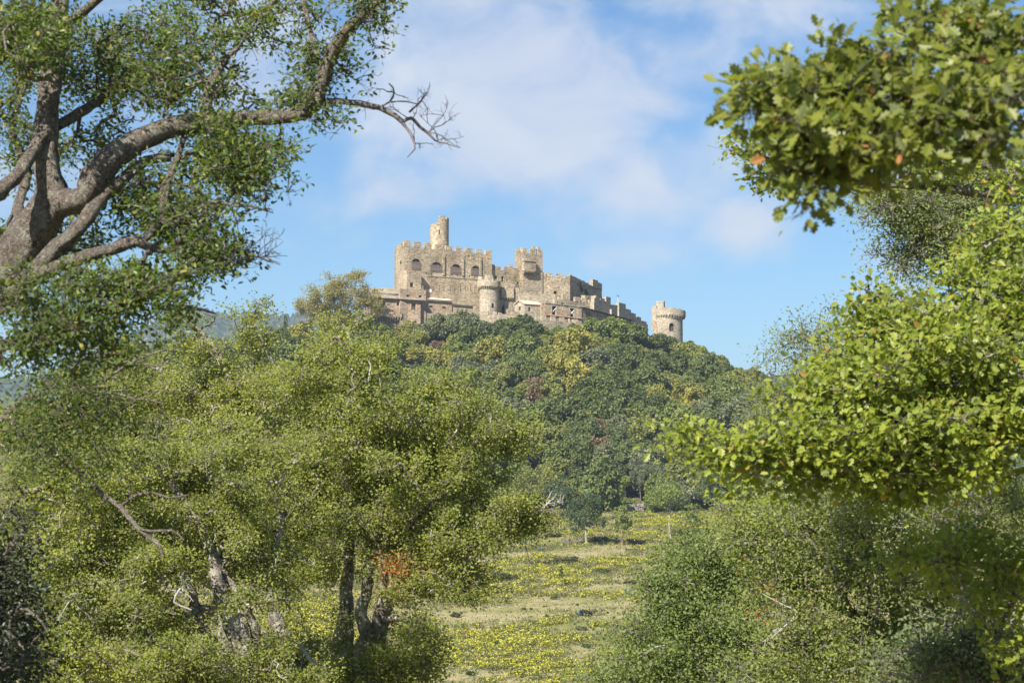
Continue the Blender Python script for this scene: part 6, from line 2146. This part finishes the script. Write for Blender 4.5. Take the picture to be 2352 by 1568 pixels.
C = Q.clumps([(2250, 720, 110, 60, 15, .7, 110), (2120, 730, 90, 50, 15, .6, 80), (2015, 720, 46, 40, 15, .4, 30), (1990, 668, 10, 14, 15, .2, 5), (2060, 680, 14, 14, 15, .2, 5), (2200, 650, 60, 20, 15, .3, 20), (2310, 640, 40, 30, 15, .3, 24), (2000, 760, 50, 50, 15, .4, 40), (1950, 820, 40, 40, 14.8, .3, 26), (2120, 800, 140, 80, 14.9, .8, 150), (2260, 830, 120, 110, 14.7, .8, 190), (2320, 930, 80, 110, 14.6, .8, 120),
             (2050, 880, 150, 70, 14.5, .7, 150), (1920, 890, 60, 40, 14.5, .4, 40), (1860, 900, 30, 24, 14.5, .3, 14), (2150, 960, 190, 80, 14.4, .8, 260), (1960, 980, 120, 50, 14.3, .6, 90), (1850, 1010, 80, 36, 14.3, .5, 50), (1760, 1035, 60, 34, 14.2, .4, 36), (1690, 1045, 50, 24, 14.1, .3, 20), (1640, 1055, 34, 16, 14.1, .25, 11), (1600, 1022, 24, 16, 14.1, .2, 9), (1562, 1008, 12, 12, 14.1, .15, 4),
             (1900, 1065, 130, 34, 14.2, .5, 76), (2080, 1060, 150, 44, 14.3, .6, 110), (2240, 1030, 120, 50, 14.4, .6, 90), (1930, 1120, 16, 26, 14.2, .2, 8), (2010, 1125, 26, 22, 14.3, .2, 12), (2090, 1125, 18, 34, 14.3, .2, 12), (2170, 1105, 30, 26, 14.3, .2, 16), (2260, 1090, 24, 26, 14.4, .2, 12), (1830, 1110, 20, 14, 14.2, .2, 6), (1730, 1090, 60, 20, 14.1, .3, 16), (1690, 1118, 12, 18, 14.1, .15, 5), (1570, 1040, 14, 14, 14.1, .1, 4), (1800, 900, 20, 16, 14.5, .2, 5),
             (2310, 560, 60, 50, 15.6, .5, 40), (2330, 440, 36, 50, 16.2, .4, 24), (2250, 600, 50, 30, 15.5, .4, 20), (2200, 400, 60, 16, 16.4, .3, 12),
             (1690, 335, 16, 12, 16.5, .2, 5), (1790, 350, 60, 40, 16.5, .5, 34), (1800, 410, 40, 34, 16.5, .4, 20), (1755, 385, 24, 24, 16.5, .3, 9), (1760, 420, 10, 10, 16.5, .2, 3), (2150, 370, 100, 24, 16.4, .5, 30), (2130, 395, 50, 14, 16.4, .3, 14), (1900, 330, 80, 40, 16.5, .5, 30), (2050, 330, 120, 40, 16.5, .6, 40),
             (2250, 1270, 100, 44, 15.4, .5, 50), (2150, 1280, 70, 30, 15.3, .4, 26), (2085, 1290, 30, 22, 15.3, .3, 9), (2300, 1360, 60, 60, 15.4, .5, 40), (2330, 1460, 36, 60, 15.3, .4, 26), (2190, 1340, 50, 24, 15.3, .3, 12),
             (2550, 850, 180, 350, 14.8, 1.5, 230), (2480, 1350, 110, 180, 15.4, .8, 80)])
Q.fill(C)
qb = Q.leaves(C, 17, .08, .062, LOBE, LOBE_F, .75, None, .15)
Q.finish_twigs(5)
t = thing('oak_tree', 'bright yellow-green oak with lobed leaves, one long bough pointing left at right of view', 'tree', (P(2600, 1950, d)[0], d, float(H(P(2600, 1950, d)[0], d))))
part('trunk', Q.trunk, grey_bark, t, True)
part('crown', qb, LG, t)


def holm(seed, label, limbs, ells, gaps, per, rc, size, base, mat, twig=.006, sub=.15, bark=grey_bark, red=None, dead=(), sprays=(), tmpl=(OVAL, OVAL_F), dens=.8):
    T = Tree(seed, twig, .40)
    T.dens, T.tuft, T.per = dens, .02, 6
    for l in limbs:
        T.limb(l, .2, .025, 8, .12)
    for l in dead:
        T.limb(l, .15, .02, 5, .1, 2, False)
    for s_ in sprays:
        T.spray(*s_)
    C = holes(T.clumps(ells), gaps)
    T.fill(C, bend=.3)
    acc = T.leaves(C, per, rc, size, tmpl[0], tmpl[1], .6, None, sub)
    racc = T.leaves(T.clumps(red), 12, .10, size, tmpl[0], tmpl[1], .2) if red else None
    T.finish_twigs(4)
    p = P(*base)
    t = thing('holm_oak', label, 'tree', (p[0], p[1], float(H(p[0], p[1]))))
    part('trunk', T.trunk, bark, t, True)
    part('crown', acc, mat, t)
    if racc:
        part('withered_foliage', racc, LRED, t)
    for b_ in T.bares:
        part('dead_branch', b_, pale_dead, t, True)
    return t


d = 21.0
holm(43, 'airy grey-green holm oak against the sky behind the near lobed leaves', 
     [[(2650, 1750, d, 120), (2620, 1200, d, 100), (2560, 850, d, 76), (2450, 690, d, 50), (2380, 620, d, 34), (2330, 590, d, 24), (2260, 540, d, 17), (2210, 490, d, 13), (2160, 440, d, 10), (2140, 400, d, 7)],
      [(2340, 600, d, 20), (2310, 520, d, 16), (2295, 470, d, 13), (2270, 420, d, 9), (2240, 380, d, 6)],
      [(2400, 640, d, 22), (2260, 625, d, 15), (2190, 610, d, 12), (2130, 595, d, 8), (2090, 580, d, 4)],
      [(2260, 540, d, 12), (2180, 530, d, 9), (2110, 490, d, 6), (2050, 470, d, 4)],
      [(2210, 490, d, 10), (2120, 450, d, 7), (2040, 430, d, 4)], [(2450, 690, d, 30), (2400, 480, d, 24), (2330, 400, d, 14), (2290, 330, d, 9)]],
     [(2080, 460, 80, 44, d, .8, 80), (2180, 450, 110, 60, d, 1.0, 130), (2290, 440, 100, 70, d, 1.0, 130), (2150, 530, 90, 50, d, .8, 90), (2260, 550, 90, 60, d, .9, 110), (2120, 590, 50, 26, d, .5, 34), (2200, 590, 60, 30, d, .6, 44), (2320, 560, 60, 80, d, .8, 80), (2020, 460, 34, 30, d, .4, 20), (2330, 380, 40, 50, d, .6, 40), (2230, 390, 90, 34, d, .7, 60),
      (2300, 640, 80, 34, d, .7, 50), (2080, 530, 30, 24, d, .3, 14), (2550, 550, 150, 250, d, 1.5, 160)],
     [(2310, 480, 14, 14), (2350, 520, 14, 24), (2230, 500, 12, 16)], 38, .115, .036, (2650, 1750, d), LH, sub=.1, dens=1.25)
d = 27.0
holm(44, 'big olive-grey holm oak flecked with yellow filling the lower right', 
     [[(2150, 1850, d, 110), (2120, 1650, d, 90), (2090, 1480, d, 60), (2040, 1350, d, 40), (1980, 1250, d, 28), (1900, 1190, d, 18), (1820, 1150, d, 10)],
      [(2100, 1500, d, 44), (2180, 1350, d, 34), (2230, 1220, d, 26), (2280, 1120, d, 16)],
      [(2090, 1480, d, 36), (1950, 1400, 26.4, 24), (1830, 1350, 26, 16), (1750, 1300, 26, 9)],
      [(2120, 1600, d, 40), (1980, 1520, 26, 24), (1850, 1480, 25.6, 16), (1760, 1470, 25.5, 9)],
      [(2130, 1600, d, 40), (2260, 1500, 26, 26), (2330, 1420, 26, 14)], [(2040, 1350, d, 20), (2080, 1230, 26.5, 16), (2060, 1150, 26.5, 10)],
      [(1950, 1400, 26.4, 16), (1900, 1290, 26, 12), (1850, 1230, 26, 8)]],
     [(1780, 1190, 100, 50, 26.5, 1.1, 120), (1900, 1210, 150, 80, 26.5, 1.4, 230), (2060, 1190, 160, 80, 26.6, 1.4, 240), (2230, 1180, 150, 90, 26.8, 1.4, 230), (1840, 1310, 140, 80, 26, 1.3, 220), (2000, 1330, 150, 90, 26, 1.4, 220), (2160, 1360, 130, 90, 26.3, 1.4, 190), (2300, 1330, 80, 100, 26.5, 1.2, 130),
      (1850, 1440, 130, 70, 25.6, 1.2, 190), (1990, 1460, 130, 80, 25.8, 1.3, 190), (1850, 1530, 160, 50, 25.4, 1.1, 160), (2030, 1550, 140, 50, 25.5, 1.1, 130), (1720, 1210, 40, 30, 26.4, .7, 26), (2300, 1100, 80, 60, 27, 1.0, 90), (1990, 1110, 70, 40, 26.8, 1, 50), (1730, 1280, 50, 40, 26, .7, 34), (2450, 1300, 150, 200, 26.5, 1.6, 160)],
     [(2060, 1430, 40, 34), (2110, 1290, 30, 22), (2190, 1440, 30, 20), (1955, 1400, 26, 16)], 46, .13, .047, (2150, 1850, d), LI, sub=.05,
     dead=[[(1770, 1465, 25, 2), (1800, 1440, 25, 4), (1832, 1405, 25, 4), (1800, 1388, 25, 3.5), (1750, 1362, 25, 2)]],
     red=[(1748, 1375, 12, 12, 24.9, .15, 5), (1738, 1395, 10, 16, 24.9, .15, 5), (1770, 1345, 12, 8, 24.9, .15, 3)], sprays=[(4, 1790, 1440, 25, .3, .006, (-.6, 0, -.3), .6)])
d = 32.0
holm(45, 'leafy mid-green holm oak sloping down to the meadow, left of the olive-grey one', 
     [[(1700, 1800, d, 80), (1690, 1640, d, 60), (1670, 1520, d, 40), (1640, 1420, d, 28), (1610, 1330, d, 20), (1620, 1260, d, 12)],
      [(1690, 1600, d, 34), (1590, 1520, 31.5, 22), (1510, 1480, 31.3, 14), (1440, 1450, 31.2, 8)],
      [(1670, 1500, d, 26), (1740, 1400, 32, 20), (1760, 1310, 32, 12)], [(1640, 1420, d, 18), (1560, 1390, 31.5, 13), (1510, 1350, 31.5, 8)], [(1690, 1640, d, 30), (1550, 1580, 31, 16), (1430, 1560, 31, 8)]],
     [(1620, 1290, 80, 60, d, 1.2, 130), (1560, 1350, 80, 50, 31.6, 1.0, 90), (1700, 1330, 100, 80, d, 1.4, 160), (1620, 1420, 120, 60, 31.6, 1.3, 170), (1540, 1430, 50, 34, 31.4, .7, 40), (1480, 1480, 60, 34, 31.2, .7, 50), (1560, 1510, 110, 50, 31.3, 1.2, 130), (1690, 1500, 120, 70, 31.3, 1.3, 170), (1440, 1540, 60, 34, 31, .8, 60), (1560, 1570, 150, 30, 30.9, 1.0, 110), (1390, 1570, 30, 16, 31, .5, 16), (1720, 1570, 90, 30, 30.8, .8, 60),
      (1500, 1325, 30, 24, 31.6, .4, 14), (1660, 1235, 40, 24, d, .6, 24)],
     [(1590, 1470, 24, 12)], 62, .17, .050, (1700, 1800, d), LJ, twig=.007, sub=.05, tmpl=(KITE, KITE_F), dead=[[(1480, 1500, 30.6, 2), (1510, 1485, 30.6, 4), (1540, 1478, 30.6, 3)]])
d = 24.0
holm(46, 'dark small-leaved holm oak peeping out behind the yellow-green bough', 
     [[(2300, 1700, d, 90), (2200, 1300, d, 40), (2080, 1080, d, 24), (1980, 950, d, 18), (1920, 870, d, 18), (1885, 800, d, 10), (1868, 760, d, 6)], [(1980, 950, d, 18), (1880, 920, d, 12), (1800, 900, d, 8), (1770, 870, d, 4)], [(2080, 1080, d, 24), (1920, 1000, d, 14), (1800, 980, d, 8)]],
     [(1880, 790, 44, 44, d, .6, 50), (1900, 850, 70, 50, d, .8, 80), (1830, 940, 90, 50, d, .9, 110), (1950, 920, 90, 60, d, 1, 110), (1800, 1010, 70, 30, d, .7, 50), (1868, 745, 12, 14, d, .2, 6), (1800, 850, 30, 18, d, .3, 10), (1785, 835, 14, 10, d, .2, 4), (2000, 1080, 120, 80, d, 1, 110), (2150, 1170, 110, 70, 23.2, .8, 130), (2290, 1160, 80, 60, 23.2, .8, 80), (1760, 960, 30, 20, d, .3, 12)],
     [], 38, .13, .038, (2300, 1700, d), LH, sub=.08)
d = 17.0
holm(47, 'grey-leaved holm bush low in the lower right corner under the dark lobed bough', 
     [[(2350, 1900, d, 70), (2300, 1700, d, 50), (2220, 1560, d, 26), (2160, 1480, d, 14)], [(2300, 1650, d, 26), (2300, 1520, d, 18), (2280, 1450, d, 10)]],
     [(2150, 1500, 110, 70, 17, .7, 150), (2260, 1520, 110, 70, 17, .7, 150), (2080, 1560, 70, 40, 17, .5, 60), (2220, 1440, 90, 30, 17, .5, 50), (2400, 1550, 100, 100, 17, .7, 90)],
     [], 22, .10, .046, (2350, 1900, d), leaf_mat('holm_leaves_silver', [(.10, .14, .045), (.14, .18, .06), (.18, .21, .08)], .4, .45, .22, (.25, (.20, .22, .17)), .3, 0, 1.2), sub=.15)
